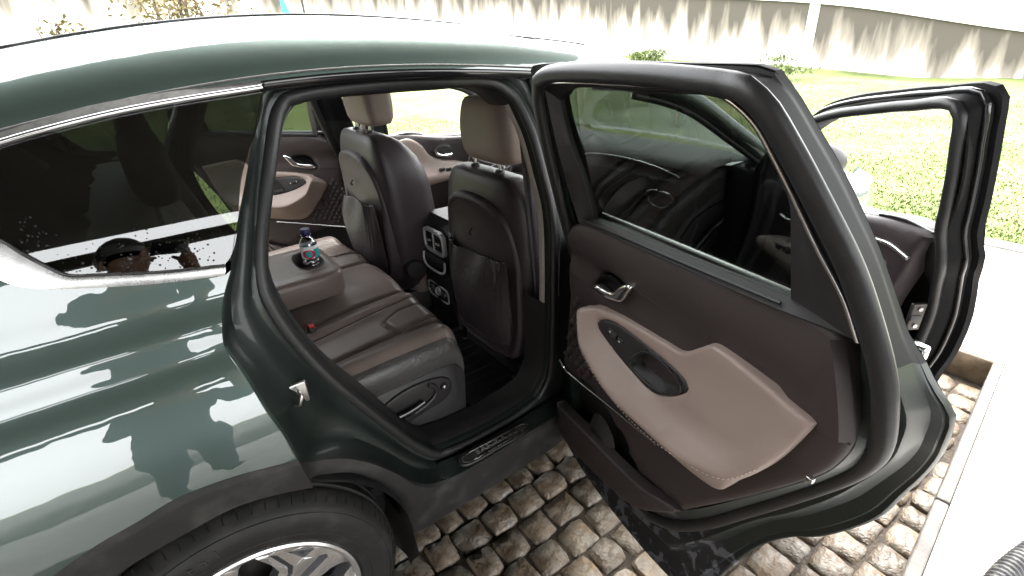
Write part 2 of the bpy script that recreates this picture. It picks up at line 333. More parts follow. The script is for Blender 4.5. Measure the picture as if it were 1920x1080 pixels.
# measured outlines in metres (car frame: x forward from rear axle, y to the left, z up)
O = {
 'gutter': [(-0.0636,-0.7269,1.5381),(0.0524,-0.7159,1.5636),(0.1796,-0.71,1.5757),(0.3049,-0.7069,1.5815),(0.3723,-0.7019,1.5894),(0.4844,-0.7004,1.5909),(0.6091,-0.6998,1.5916),(0.899,-0.7093,1.577),(1.0698,-0.719,1.5569)],
 'chrome_top': [(-0.07,-0.7339,1.5192),(0.0147,-0.7281,1.5351),(0.1067,-0.7228,1.5483),(0.2069,-0.7188,1.5574),(0.3533,-0.7145,1.5666)],
 'glass_top': [(-0.0735,-0.7374,1.509),(0.0128,-0.7303,1.5294),(0.1368,-0.7241,1.5451),(0.3492,-0.7172,1.5609)],
 'glass_front': [(0.3492,-0.7172,1.5609),(0.2646,-0.7685,1.4046),(0.1815,-0.8174,1.2464)],
 'glass_bot': [(0.1815,-0.8174,1.2464),(0.0761,-0.8127,1.2632),(-0.0124,-0.8068,1.2833),(-0.0582,-0.8032,1.2954),(-0.0791,-0.7969,1.3162),(-0.1035,-0.7874,1.3462),(-0.121,-0.7795,1.3708)],
 'chrome_bot': [(0.1737,-0.8223,1.2278),(0.0696,-0.8182,1.2434),(-0.0334,-0.8121,1.2652),(-0.0983,-0.8069,1.2829),(-0.1297,-0.8019,1.2996),(-0.1414,-0.7984,1.3111)],
 'shut': [(0.3643,-0.7094,1.5769),(0.3303,-0.7357,1.5141),(0.2723,-0.7689,1.4033),(0.2121,-0.8051,1.2891),(0.1872,-0.8203,1.2361),(0.1559,-0.8363,1.1819),(0.142,-0.854,1.1486),(0.1309,-0.8667,1.1083),(0.1316,-0.8766,1.0845),(0.1469,-0.9087,1.0274),(0.1602,-0.9361,0.9553),(0.1753,-0.95,0.8933),(0.1874,-0.9569,0.818),(0.2005,-0.9558,0.7268)],
 'cladseam': [(0.1867,-0.9569,0.8153),(0.0576,-0.9549,0.8493),(-0.036,-0.9543,0.8563),(-0.106,-0.9554,0.8438),(-0.171,-0.9561,0.8341),(-0.2404,-0.957,0.812)],
 'cladedge': [(0.2005,-0.9558,0.7268),(0.1293,-0.9564,0.7558),(0.0478,-0.9568,0.7764),(-0.0332,-0.9567,0.7717),(-0.1097,-0.9566,0.7634),(-0.1734,-0.9563,0.7484)],
 'archjamb': [(0.2107,-0.9051,0.7041),(0.2891,-0.9035,0.6681),(0.3499,-0.8969,0.5924),(0.3915,-0.8857,0.5063),(0.4257,-0.8592,0.3907)],
 'seal_rear': [(0.3966,-0.6268,1.5412),(0.3721,-0.6389,1.5184),(0.3046,-0.702,1.3854),(0.2435,-0.7646,1.2317),(0.2181,-0.7919,1.1419),(0.2239,-0.8003,1.0973),(0.2483,-0.8086,1.0203),(0.3024,-0.815,0.9019),(0.405,-0.8091,0.6981),(0.5346,-0.796,0.4779),(0.6046,-0.7915,0.4063)],
 'seal_front': [(1.0761,-0.8,0.5431),(1.0792,-0.8149,0.8726),(1.1015,-0.7877,1.1577),(1.0965,-0.7448,1.2834),(1.0892,-0.689,1.4145),(1.0655,-0.6535,1.4897)],
 'seal_bot': [(0.638,-0.7908,0.396),(0.6724,-0.79,0.3853),(0.8163,-0.7901,0.3867),(0.9337,-0.7912,0.401),(1.0242,-0.7941,0.4452)],
 'sealin_bot': [(0.6177,-0.773,0.428),(0.6867,-0.7725,0.4204),(0.9103,-0.7729,0.4262),(1.0076,-0.7749,0.4589)],
 'seal_top': [(1.0285,-0.6373,1.5214),(0.971,-0.6298,1.5356),(0.8046,-0.6224,1.5493),(0.6553,-0.6181,1.5568),(0.4971,-0.6211,1.5515)],
 'sealin_rear': [(0.4358,-0.6189,1.5183),(0.4042,-0.6328,1.4911),(0.3565,-0.6723,1.4072),(0.2661,-0.7486,1.2201),(0.2625,-0.7761,1.124),(0.322,-0.7949,0.9137),(0.4186,-0.7907,0.7314),(0.543,-0.7781,0.5122),(0.5753,-0.7749,0.4584)],
 'sealin_front': [(1.0554,-0.7799,0.5415),(1.0556,-0.7923,0.7701),(1.0718,-0.7715,1.1435),(1.0684,-0.742,1.2391),(1.0663,-0.6901,1.3665),(1.0472,-0.6494,1.457)],
 'sealin_top': [(0.9907,-0.6249,1.5067),(0.8314,-0.618,1.5202),(0.5675,-0.6145,1.5268),(0.4847,-0.6148,1.5262)],
 'D_top': [(1.0532,-0.7139,1.5678),(0.8748,-0.7064,1.5824),(0.7063,-0.7024,1.5888),(0.5276,-0.7014,1.5899),(0.369,-0.7028,1.5882)],
 'D_rear': [(0.3671,-0.7053,1.5844),(0.3572,-0.7122,1.5712),(0.3209,-0.7354,1.5152),(0.2806,-0.753,1.4572),(0.256,-0.7655,1.4143),(0.2325,-0.7798,1.37),(0.2096,-0.7967,1.3167),(0.1796,-0.8167,1.2488),(0.1642,-0.8212,1.2324),(0.1409,-0.8304,1.196),(0.1178,-0.8477,1.1596),(0.1154,-0.8669,1.1075),(0.1335,-0.9167,1.0087),(0.1615,-0.9481,0.9045),(0.1868,-0.957,0.8085),(0.2074,-0.9552,0.7052)],
 'D_arch': [(0.2002,-0.9357,0.7263),(0.2626,-0.9338,0.6733),(0.3097,-0.9297,0.6197),(0.3661,-0.9192,0.5288),(0.4137,-0.8924,0.4014)],
 'D_bottom': [(1.0636,-0.8265,0.2606),(0.9221,-0.8148,0.2426),(0.7674,-0.8138,0.2412),(0.6336,-0.813,0.2401),(0.5608,-0.8119,0.2386)],
 'D_glass': [(0.9189,-0.7039,1.5046),(0.8547,-0.6945,1.5315),(0.5602,-0.6899,1.543),(0.4426,-0.6889,1.5457),(0.4114,-0.6949,1.5303),(0.3863,-0.704,1.5041),(0.3644,-0.7149,1.4682),(0.346,-0.7257,1.4304),(0.3385,-0.7291,1.4188),(0.3366,-0.7533,1.3434),(0.337,-0.7818,1.2487),(0.5613,-0.7857,1.2342),(0.8928,-0.7897,1.2169),(0.8995,-0.7649,1.3062),(0.9205,-0.729,1.4193)],
 'D_seal_rear': [(0.3574,-0.6384,1.5688),(0.3329,-0.6468,1.5505),(0.3038,-0.6626,1.5086),(0.2553,-0.6842,1.4355),(0.217,-0.7047,1.3702),(0.19,-0.7265,1.301),(0.1654,-0.7471,1.2286),(0.1569,-0.7574,1.1908),(0.1567,-0.7923,1.1059),(0.1744,-0.8295,1.0366),(0.2107,-0.8621,0.9521),(0.2919,-0.882,0.8078),(0.3866,-0.8779,0.6578)],
 'D_seal_top': [(0.9189,-0.6628,1.5483),(0.8554,-0.6553,1.565),(0.5726,-0.649,1.5776),(0.4072,-0.6516,1.5725)],
 'D_chrome': [(0.9221,-0.6695,1.5315),(0.8958,-0.6654,1.5419),(0.854,-0.6632,1.5474),(0.646,-0.6599,1.5549),(0.432,-0.6592,1.5566),(0.4017,-0.663,1.5477),(0.3666,-0.6729,1.5223),(0.3401,-0.6856,1.4828),(0.3085,-0.7004,1.4312),(0.2737,-0.7202,1.3685),(0.2359,-0.7399,1.3064),(0.2128,-0.7573,1.2468)],
 'T_out': [(0.9921,-0.7796,1.1597),(0.9317,-0.7774,1.1964),(0.8535,-0.7755,1.216),(0.5488,-0.7738,1.227),(0.3458,-0.7705,1.2381),(0.2388,-0.7736,1.2278),(0.2128,-0.779,1.1716),(0.1925,-0.7837,1.0651),(0.2006,-0.7848,1.0224),(0.2178,-0.785,0.9772),(0.3356,-0.785,0.801),(0.4851,-0.7868,0.5998),(0.6615,-0.7909,0.471),(0.8893,-0.7921,0.4304),(1.0556,-0.7902,0.493),(1.0468,-0.7851,0.6816),(1.0075,-0.785,0.9991)],
 'T_armrest': [(0.9127,-0.765,0.9521),(0.8646,-0.765,0.9901),(0.7691,-0.765,1.0115),(0.5878,-0.7648,1.0269),(0.5361,-0.7646,1.0327),(0.5015,-0.7639,1.0598),(0.4622,-0.7626,1.0929),(0.4298,-0.7625,1.0952),(0.2448,-0.7636,1.0678),(0.2812,-0.765,0.9663),(0.3096,-0.765,0.908),(0.3449,-0.765,0.8536),(0.38,-0.765,0.7908),(0.4084,-0.765,0.7717),(0.5291,-0.765,0.7604),(0.7497,-0.765,0.7537),(0.834,-0.765,0.8314),(0.9121,-0.765,0.9304)],
 'T_stitch': [(0.8562,-0.735,0.9721),(0.808,-0.735,0.8998),(0.6478,-0.735,0.8393),(0.4756,-0.735,0.8461),(0.3598,-0.735,0.8674),(0.2931,-0.735,0.9514)],
 'T_switch': [(0.8111,-0.735,0.9647),(0.7816,-0.735,0.9895),(0.6743,-0.735,0.9918),(0.5059,-0.735,0.9763),(0.4979,-0.735,0.9641),(0.52,-0.735,0.94),(0.5807,-0.735,0.9013),(0.654,-0.735,0.9047),(0.7646,-0.735,0.9361)],
 'T_cup': [(0.6744,-0.735,0.9257),(0.6467,-0.735,0.9712),(0.6013,-0.735,0.9842),(0.5204,-0.735,0.9664),(0.5108,-0.735,0.955),(0.5646,-0.735,0.9171)],
 'T_buttons': [(0.7575,-0.735,0.9698),(0.7439,-0.735,0.9664),(0.7215,-0.735,0.9605)],
 'T_handle': [(0.8735,-0.7746,1.0343),(0.8206,-0.7746,1.0362),(0.7607,-0.7743,1.0473),(0.7326,-0.7734,1.0749),(0.7158,-0.7721,1.1052)],
 'T_lever': [(0.873,-0.7726,1.0351),(0.856,-0.7721,1.0534),(0.8183,-0.7719,1.0591),(0.7803,-0.7717,1.067),(0.7512,-0.7705,1.0959),(0.7272,-0.7698,1.1105),(0.7095,-0.7698,1.1113),(0.7261,-0.7712,1.0799),(0.7456,-0.7721,1.0535),(0.7709,-0.7724,1.0445),(0.827,-0.7726,1.0338)],
 'T_recess': [(0.8785,-0.7846,1.0359),(0.8545,-0.7834,1.0726),(0.8131,-0.7824,1.0972),(0.7738,-0.7825,1.0961),(0.7567,-0.7828,1.0889),(0.7898,-0.7841,1.052),(0.8349,-0.7846,1.0348)],
 'T_chrome': [(1.0383,-0.78,0.7073),(1.0088,-0.78,0.6927),(0.9375,-0.78,0.6963),(0.7677,-0.78,0.7163),(0.5786,-0.78,0.7374)],
 'T_lip': [(1.054,-0.7893,0.5245),(0.8889,-0.7888,0.537),(0.6667,-0.7883,0.5538),(0.4851,-0.7868,0.5998)],
 'T_pocket': [(1.0437,-0.7832,0.6696),(0.9419,-0.7831,0.6841),(0.8504,-0.783,0.6876),(0.7576,-0.7835,0.6504),(0.6949,-0.7846,0.6051),(0.6643,-0.7862,0.5571),(0.7795,-0.7867,0.5401),(0.8858,-0.7867,0.5403),(1.0505,-0.7871,0.5279)],
 'T_seam': [(1.0044,-0.7847,1.0309),(0.8833,-0.7847,1.029)],
 'T_seam2': [(0.7245,-0.7824,1.0987),(0.601,-0.7824,1.0989),(0.4816,-0.7828,1.0876)],
 'T_endcap': [(0.2594,-0.7756,1.2147),(0.2601,-0.7798,1.1549),(0.26,-0.7827,1.0915),(0.2573,-0.7842,1.0488),(0.2226,-0.7838,1.0638),(0.1925,-0.7837,1.0651)],
 'T_clip': [(0.2481,-0.785,0.9558),(0.2352,-0.785,0.9433),(0.2223,-0.785,0.9498)],
 'F_top': [(1.8066,-0.781,1.3663),(1.7173,-0.7655,1.4143),(1.5731,-0.7539,1.4542),(1.4192,-0.746,1.4814),(1.295,-0.7403,1.5),(1.1599,-0.7384,1.5061)],
 'F_rear': [(1.1598,-0.739,1.5042),(1.1575,-0.7676,1.4074),(1.1692,-0.8043,1.2918),(1.1823,-0.8469,1.1609),(1.1796,-0.8637,1.121),(1.2058,-0.8976,1.0507),(1.2296,-0.9496,0.8957),(1.241,-0.957,0.8033),(1.259,-0.9553,0.7091)],
 'F_window': [(1.7097,-0.7325,1.3616),(1.5433,-0.7129,1.4227),(1.3529,-0.7021,1.4604),(1.2337,-0.6992,1.4705),(1.1956,-0.703,1.4571),(1.1803,-0.7147,1.4168),(1.1842,-0.7438,1.3261),(1.2044,-0.7707,1.2345),(1.2351,-0.7905,1.1732),(1.3505,-0.7916,1.1709),(1.5262,-0.8099,1.1345)],
 'F_trimedge': [(1.2027,-0.7581,1.1781),(1.2411,-0.7738,1.1488),(1.2709,-0.796,1.0855),(1.3452,-0.8617,0.9354),(1.36,-0.8742,0.8572)],
 'F_lock': [(1.3097,-0.8936,0.9273)],
}
# ================================================================ the setting
def sheet(name, x0, x1, y0, y1, z, m, nx=2, ny=2, zf=None):
    xs = np.linspace(x0, x1, nx); ys = np.linspace(y0, y1, ny)
    G = [[(x, y, z if zf is None else zf(x, y)) for y in ys] for x in xs]
    return B().grid(G).build(name, m, smooth=60)
def lawn_z(x, y):
    d = max(0, x-5.2)*.020+max(0, y-3)*.045
    return .04+d+.05*math.sin(x*.9+y*.4)*math.sin(y*.7)*min(1, d*3)+(.03*math.sin(x*2.1)*math.sin(y*1.7) if d > .05 else 0)
tag(sheet('ground', -160, 200, -160, 200, -.16, 'lawn'), kind='structure')
tag(sheet('yard', -40, 12, -60, -3.41, .03, 'yard'), kind='structure')
pave = tag(sheet('driveway', -9, 3.12, -2.9, 2.3, -.015, 'joint', 40, 20), kind='structure')
tag(sheet('concrete_path', -12, 5.0, 2.3, 3.0, .045, 'concrete', 40, 6), kind='structure')
# raised concrete either side of the cobbles
b = B(); b.box((-12, -3.4, -.3), (9, -1.794, .118)); apron = b.build('concrete_apron', 'concrete'); tag(apron, kind='structure')
b = B(); b.box((3.22, -1.80, -.3), (4.85, 2.295, .116)); tag(b.build('walkway', 'concrete'), kind='structure')
# apron edge in lengths, each cast separately
x = -4.0; k = 0
while x < 4.8:
    e = B().box((x+.002, -1.792, -.25), (x+2.996, -1.752, .122), .008).build('kerb', 'kerb_edge', apron); x += 3.0
AM = Matrix.Translation((1.58, -1.81, 0)) @ Matrix.Rotation(R(5.8), 4, 'Z') @ Matrix.Translation((-1.58, 1.752, 0)); apron.matrix_basis = AM
y = -1.69
walk = bpy.data.objects['walkway']
while y < 2.2:
    B().box((3.125, y+.004, -.25), (3.218, y+.55, .124), .012).build('kerb_stone', 'kerb', walk); y += .556
y = -3.5
while y < 9:
    B().box((4.86, y+.01, -.1), (5.03, y+.42+.06*rng.random(), .13), .02).build('border_stone', 'kerb_edge', walk); y += .50
# cobbles: a dozen hand-cut shapes used again and again
def cobble(seed):
    r = np.random.default_rng(seed); n = 6; G = []
    ph = r.random(8)*6.28; am = r.random(8)
    for i in range(n):
        row = []
        for j in range(n):
            u, v = (-1, -.88, -.3, .3, .88, 1)[i], (-1, -.88, -.3, .3, .88, 1)[j]
            x, y = u, v
            k = (abs(u)**7+abs(v)**7)**(1/7)/max(1e-6, max(abs(u), abs(v))) if max(abs(u), abs(v)) > 0 else 1
            x, y = u/k, v/k
            e = max(abs(u), abs(v)); a = math.atan2(v, u)
            rr = 1+.05*am[0]*math.sin(2*a+ph[0])+.05*am[1]*math.sin(3*a+ph[1])+.03*math.sin(5*a+ph[2])
            z = .006*math.sin(3*u+ph[3])*math.sin(2.5*v+ph[4])+.005*r.random()
            if e > .99: z -= .007+.004*r.random()
            row.append((x*.5*rr, y*.5*rr, z))
        G.append(row)
    bb = B(); bb.grid(G); G = np.array(G)
    rim = [G[i, 0] for i in range(n)]+[G[n-1, j] for j in range(1, n)]+[G[i, n-1] for i in range(n-2, -1, -1)]+[G[0, j] for j in range(n-2, 0, -1)]
    rim = np.array(rim); low = rim*np.array([1.05, 1.05, 0])+np.array([0, 0, -.05])
    bb.grid(np.array([rim, low]), cv=True)
    o = bb.build('cobble', 'stone', smooth=38); me = o.data; bpy.data.objects.remove(o); return me
shapes = [cobble(100+i) for i in range(14)]
rest = B(); vis = []
pitchy = .121
yy = -2.0; row = 0
while yy < 2.25:
    x = -1.2+rng.random()*.1
    while x < 3.08:
        L = .098+.045*rng.random(); cx, cy = x+L/2, yy+(rng.random()-.5)*.012
        big = .3 < cx < 3.2 and cy < -.46 and not (cx < 1.25 and cy < -1.2)
        if cx+L/2 < 3.115 and cy > -1.84+.1016*(cx-1.58) and (big or cy < -.2 or (cy > .9)):
            vis.append((cx, cy, L-.008, pitchy-.007, (rng.random()-.5)*.10, rng.integers(14), (rng.random()-.5)*.010, big))
        x += L
    yy += pitchy; row += 1
vis.sort(key=lambda q: (not q[7], (q[0]-.11)**2+(q[1]+1.92)**2)); cnt = 0
for cx, cy, L, W, a, s, dz, big in vis:
    if big and cnt < 299:
        o = bpy.data.objects.new('cobblestone', shapes[s]); COL.objects.link(o); o.parent = pave; cnt += 1
        o.location = (cx, cy, dz-.002); o.rotation_euler = ((rng.random()-.5)*.07, (rng.random()-.5)*.07, a+(math.pi if rng.random() < .5 else 0)); o.scale = (L*.98, W*.98, 1)
    else:
        M = Matrix.Translation((cx, cy, dz-.002)) @ Matrix.Rotation(a, 4, 'Z') @ Matrix.Diagonal((L*.98, W*.98, 1, 1)); me = shapes[s]
        rest.add([tuple(M @ v.co) for v in me.vertices], [tuple(p.vertices) for p in me.polygons])
o = rest.build('cobblestones', 'stone_far', pave, smooth=38); o['kind'] = 'stuff'
# lawn with short blades
tag(sheet('lawn', 5.035, 40, -30, 30, 0, 'lawn', 70, 110, lawn_z), kind='structure')
tag(sheet('lawn_strip', -30, 5.03, 3.0, 30, 0, 'lawn', 60, 60, lambda x, y: lawn_z(5.2, y)+.01), kind='structure')
def blades(name, n, pts, hmin, hmax, m='blade'):
    V = []; F = []
    for i in range(n):
        x, y, z = pts(); a = rng.random()*6.28; hh = hmin+(hmax-hmin)*rng.random()**1.5; wd = .004+.006*rng.random(); le = (rng.random()-.5)*hh*1.4; lb = (rng.random()-.5)*hh*1.4
        c, s = math.cos(a)*wd, math.sin(a)*wd; k = len(V)
        V += [(x-c, y-s, z), (x+c, y+s, z), (x+le, y+lb, z+hh)]; F.append((k, k+1, k+2))
    me = bpy.data.meshes.new(name); me.from_pydata(V, [], F); me.materials.append(MATS[m]); o = bpy.data.objects.new(name, me); COL.objects.link(o); return o
def p1():
    d = 5.1+9*rng.random()**1.7; y = -2.2+rng.random()*(3+d*.75)
    return d, y, lawn_z(d, y)
def p2():
    x = -2+7*rng.random(); y = 3.02+5*rng.random()**1.6; return x, y, lawn_z(5.2, y)+.01
g1 = blades('grass', 70000, p1, .008, .03); g1['kind'] = 'stuff'
g2 = blades('grass_strip', 26000, p2, .01, .04); g2['kind'] = 'stuff'
# boundary wall: rendered, with a coping, posts and a rail; stained by running water
def stain_mat():
    m = mat('wall_stained', (.74, .72, .68), .85, bump=.15, bscale=30); n = m.node_tree; b = n.nodes['Principled BSDF']
    tc = n.nodes.new('ShaderNodeTexCoord'); mp = n.nodes.new('ShaderNodeMapping'); mp.inputs['Scale'].default_value = (1.1, 1.1, .16)
    n.links.new(tc.outputs['Object'], mp.inputs['Vector'])
    t = n.nodes.new('ShaderNodeTexNoise'); t.inputs['Scale'].default_value = 2.6; t.inputs['Detail'].default_value = 9; n.links.new(mp.outputs[0], t.inputs['Vector'])
    at = n.nodes.new('ShaderNodeAttribute'); at.attribute_name = 'down'
    sb = n.nodes.new('ShaderNodeMath'); sb.operation = 'SUBTRACT'; n.links.new(t.outputs['Fac'], sb.inputs[0]); n.links.new(at.outputs['Fac'], sb.inputs[1])
    rp = n.nodes.new('ShaderNodeValToRGB'); e = rp.color_ramp.elements; e[0].position = .02; e[0].color = (.74, .72, .68, 1); e[1].position = .30; e[1].color = (.085, .074, .064, 1)
    q = rp.color_ramp.elements.new(.13); q.color = (.25, .22, .19, 1)
    n.links.new(sb.outputs[0], rp.inputs['Fac']); n.links.new(rp.outputs[0], b.inputs['Base Color'])
stain_mat()
WP = [(-30, 20, 4.3), (2, 20.5, 4.2), (13, 20, 3.9), (16, 17, 3.45), (16.4, 11, 2.75), (16.4, 5.3, 2.12), (16.2, 1, 1.33), (16, -4, .7), (15.5, -12, .5)]
wall = empty('boundary_wall', (16.4, 5, 0)); tag(wall, 'long white rendered boundary wall with dark water stains under its coping', 'wall')
P = cr(WP, 150); V = []; F = []; att = []
for i, p in enumerate(P):
    for k, f in enumerate((0, .12, .3, .5, .75, 1)):
        V.append((p[0], p[1], p[2]-.16-f*2.2)); att.append(.07+f*.72)
nk = 6
for i in range(len(P)-1):
    for k in range(nk-1): F.append((i*nk+k, (i+1)*nk+k, (i+1)*nk+k+1, i*nk+k+1))
me = bpy.data.meshes.new('wall_face'); me.from_pydata(V, [], F); a = me.attributes.new('down', 'FLOAT', 'POINT'); a.data.foreach_set('value', att); me.materials.append(MATS['wall_stained'])
wf = bpy.data.objects.new('wall_face', me); COL.objects.link(wf); sm = wf.modifiers.new('thick', 'SOLIDIFY'); sm.thickness = .2; sm.offset = -1 if False else 0
def on_wall(o): o.parent = wall; o.matrix_parent_inverse = Matrix.Translation((-16.4, -5, 0)); return o
on_wall(wf)
b = B(); T = np.gradient(P, axis=0); G = []
for p, t in zip(P, T):
    nrm = np.array([-t[1], t[0], 0]); nrm /= np.linalg.norm(nrm); a_ = np.array(p)
    G.append([a_+nrm*.17+(0, 0, -.16), a_+nrm*.17+(0, 0, 0), a_-nrm*.17+(0, 0, 0), a_-nrm*.17+(0, 0, -.16)])
b.grid(np.array(G), cv=True); on_wall(b.build('coping', 'white_paint', smooth=30))
_ip = int(np.argmin(abs(P[:, 1]-6.0)+100*(P[:, 0] < 15)))
for i in [k_ for k_ in range(_ip % 34, 150, 34)]:
    p = P[i]; on_wall(B().box((p[0]-.14, p[1]-.14, p[2]-2.2), (p[0]+.14, p[1]+.14, p[2]+.12), .02).build('post', 'white_paint'))
for dz in (.22, .42):
    on_wall(B().tube(P+np.array([0, 0, dz]), .03, n=6).build('rail', 'white_paint'))
for i in range(8, 150, 9):
    p = P[i]; on_wall(B().tube([p, p+np.array([0, 0, .44])], .022, n=6).build('rail_upright', 'white_paint'))
# foliage
def leaves(n, c, rad, size, gaps=.25):
    V = []; F = []; nb = max(5, int(n/140)); cl = [np.array(c)+np.array(rad)*(rng.normal(size=3)*.42) for _ in range(nb)]
    for i in range(n):
        q = cl[rng.integers(nb)]+rng.normal(size=3)*np.array(rad)*gaps
        d = rng.normal(size=3); d /= np.linalg.norm(d); e = np.cross(d, rng.normal(size=3)); e /= np.linalg.norm(e); s = size*(.6+.8*rng.random()); k = len(V)
        V += [q-d*s, q+e*s*.45, q+d*s, q-e*s*.45]; F.append((k, k+1, k+2, k+3))
    return V, F
def plant(name, label, cat, base, h, rad, n, size, lm, group=None, ntr=3):
    o = empty(name, base); tag(o, label, cat, group); b = B()
    for i in range(ntr):
        a = rng.random()*6.28; top = np.array([math.cos(a)*rad[0]*.6*rng.random(), math.sin(a)*rad[1]*.6*rng.random(), h*(.8+.25*rng.random())])
        pts = cr([(0, 0, 0), top*.5+rng.normal(size=3)*.06*h, top], 9); b.tube(pts, np.linspace(.022*h, .004*h, 9), n=6)
        for _ in range(3):
            k = rng.integers(3, 8); q = pts[k]; b.tube([q, q+np.array([rng.normal()*rad[0]*.4, rng.normal()*rad[1]*.4, .15*h+.1*h*rng.random()])], [.008*h, .003*h], n=5)
    b.build('trunk', 'bark', o); V, F = leaves(n, (0, 0, h*.72), rad, size); mk('crown', V, F, lm, o, smooth=0); return o
plant('shrub_tree', 'sparse brownish small tree rising behind the car roof', 'tree', (2.0, 13.5, .4), 3.0, (1.5, 1.0, .75), 1100, .07, 'leaf', ntr=6)
plant('shrub', 'thin pale bush left of the brownish tree, half washed out', 'shrub', (-.6, 13.0, .35), 2.0, (.9, .6, .5), 700, .06, 'leaf')
plant('shrub', 'rounded green bush on the lawn above the door hinge, before the wall', 'shrub', (11.9, 7.9, .55), .65, (.65, .45, .22), 900, .045, 'leaf_green', ntr=2)
plant('shrub', 'low green tuft on the lawn at the foot of the wall post', 'shrub', (14.2, 5.2, .3), .40, (.8, .6, .16), 900, .045, 'leaf_green', ntr=2)
fp = empty('flag_pole', (4.85, 14, .3)); tag(fp, 'thin grey pole standing far behind the car roof', 'pole')
B().tube([(0, 0, 0), (.02, 0, 4.2)], [.035, .03], n=8).build('shaft', 'dark_metal', fp); B().box((-.06, -.06, 0), (.06, .06, .12), .01).build('foot', 'dark_metal', fp)
sg = empty('teal_sign', (4.45, 14.3, .3)); tag(sg, 'small teal triangular panel beside the thin pole', 'sign')
B().tube([(0, 0, 0), (0, 0, 2.0)], .02, n=6).build('stake', 'dark_metal', sg)
B().add([(-.1, -.01, 2.0), (.16, -.01, 2.0), (-.08, -.01, 2.75), (-.1, .01, 2.0), (.16, .01, 2.0), (-.08, .01, 2.75)], [(0, 1, 2), (3, 4, 5), (0, 1, 4, 3), (1, 2, 5, 4), (2, 0, 3, 5)]).build('panel', 'teal', sg)
# porch roof over the car's near side, seen only mirrored in paint and glass
po = empty('porch', (-2.5, -5, 0)); tag(po, 'flat porch roof on posts over the parked car, mirrored in its paint', 'porch')
B().box((-5, -.25, 3.0), (5.6, 4.62, 3.18), .02).build('roof_slab', 'porch', po)
for px in (-4.7, -.4, 5.3): B().box((px-.09, -.12, .11), (px+.09, .06, 3.0), .02).build('post', 'porch', po)
B().box((-5, -.10, 2.60), (5.6, .04, 2.75), .01).build('beam', 'porch', po)
hw = empty('house_wall', (-3.4, -1.8, 0)); tag(hw, 'brown rendered house wall behind the tail of the car', 'wall')  # unseen wall added so trim and jambs mirror less low sky
B().box((-.15, -3.3, 0), (.1, 4.4, 3.0), .01).build('wall_face', 'house', hw); B().box((.1, -3.3, 0), (.13, 4.4, .35), .005).build('plinth', 'porch', hw)
# ribbed hose on the apron
def hose():
    P = cr([(1.45, -2.02, .152), (1.7, -1.985, .152), (1.92, -2.015, .152), (2.15, -2.08, .152), (2.5, -2.2, .152), (2.9, -2.45, .152)], 420)
    r = .030+.0035*np.sin(np.arange(420)*math.pi/2.5)
    return B().tube(P, r, n=14).build('drain_hose', 'hose', smooth=60)
tag(hose(), 'black ribbed hose lying on the white concrete apron', 'hose')
# ================================================================ the car
car = empty('car', (0, 0, 0)); tag(car, 'dark green SUV with its doors standing open, brown leather inside', 'car')
def S(x, z, d=0): return (x, float(Yb(z))+d, z)
def pts(k, a=None, b=None): return [tuple(p) for p in O[k][a:b]]
def yb(q, d=0): q = np.array(q, float).copy(); q[:, 1] = Yb(q[:, 2])+d; return q
XZ = lambda L, f=Yb, d=0: [(x, float(f(z))+d, z) for x, z in L]
shut = pts('shut')
# ---- jamb loops (rear, bottom, front, top)
N = (64, 24, 36, 26)
clad_up = [(.187,-.947,.806),(.215,-.92,.772),(.29,-.902,.72),(.36,-.897,.65),(.42,-.893,.57),(.465,-.885,.495),(.52,-.868,.435),(.57,-.862,.412)]
sill_up = [(.57,-.862,.412),(.62,-.86,.402),(.77,-.86,.404),(.92,-.86,.412),(1.04,-.86,.42),(1.22,-.86,.43)]
clad_lo = [(.2005,-.947,.7268),(.2107,-.906,.7041),(.289,-.905,.668),(.350,-.895,.592),(.3915,-.885,.506),(.424,-.872,.392),(.432,-.858,.31),(.428,-.84,.235)]
sill_lo = [(.428,-.84,.235),(.55,-.84,.233),(.70,-.84,.233),(1.05,-.84,.245),(1.22,-.84,.25)]
A = seg([shut[:-1]+clad_up[1:], sill_up, [(1.22,-.86,.43),(1.205,-.875,.6),(1.205,-.88,.9),(1.20,-.84,1.12),(1.185,-.80,1.25),(1.15,-.735,1.43),(1.11,-.70,1.54)], [(1.11,-.69,1.556)]+[(x, -.69, z) for x, y, z in reversed(O['gutter'][4:-1])]+[shut[0]]], N)
Cc = seg([pts('seal_rear')[:-1]+[(.595,-.795,.418)], XZ([(.595,.418),(.67,.405),(.816,.405),(.934,.415),(1.02,.44)], Ys), XZ([(1.02,.44),(1.065,.50),(1.082,.62)], Ys)+pts('seal_front', 1), pts('seal_front', -1)+pts('seal_top')+pts('seal_rear', 0, 1)], N)
Dd = seg([pts('sealin_rear')[:-1]+[(.59,-.775,.455)], XZ([(.59,.455),(.687,.437),(.91,.443),(1.005,.466)], Ys, .02), XZ([(1.005,.466),(1.045,.53)], Ys, .02)+pts('sealin_front', 1), pts('sealin_front', -1)+pts('sealin_top')+pts('sealin_rear', 0, 1)], N)
def lerp(P, Q, t, dy=0): r = P+(Q-P)*t; r = r.copy(); r[:, 1] += dy; return r
cen = np.array([.68, 0, 1.0])
def shrink(P, dx, dy):
    q = P.copy(); v = P-cen; v[:, 1] = 0; l = np.linalg.norm(v, axis=1)[:, None]; q -= v/l*dx; q[:, 1] += dy; return q
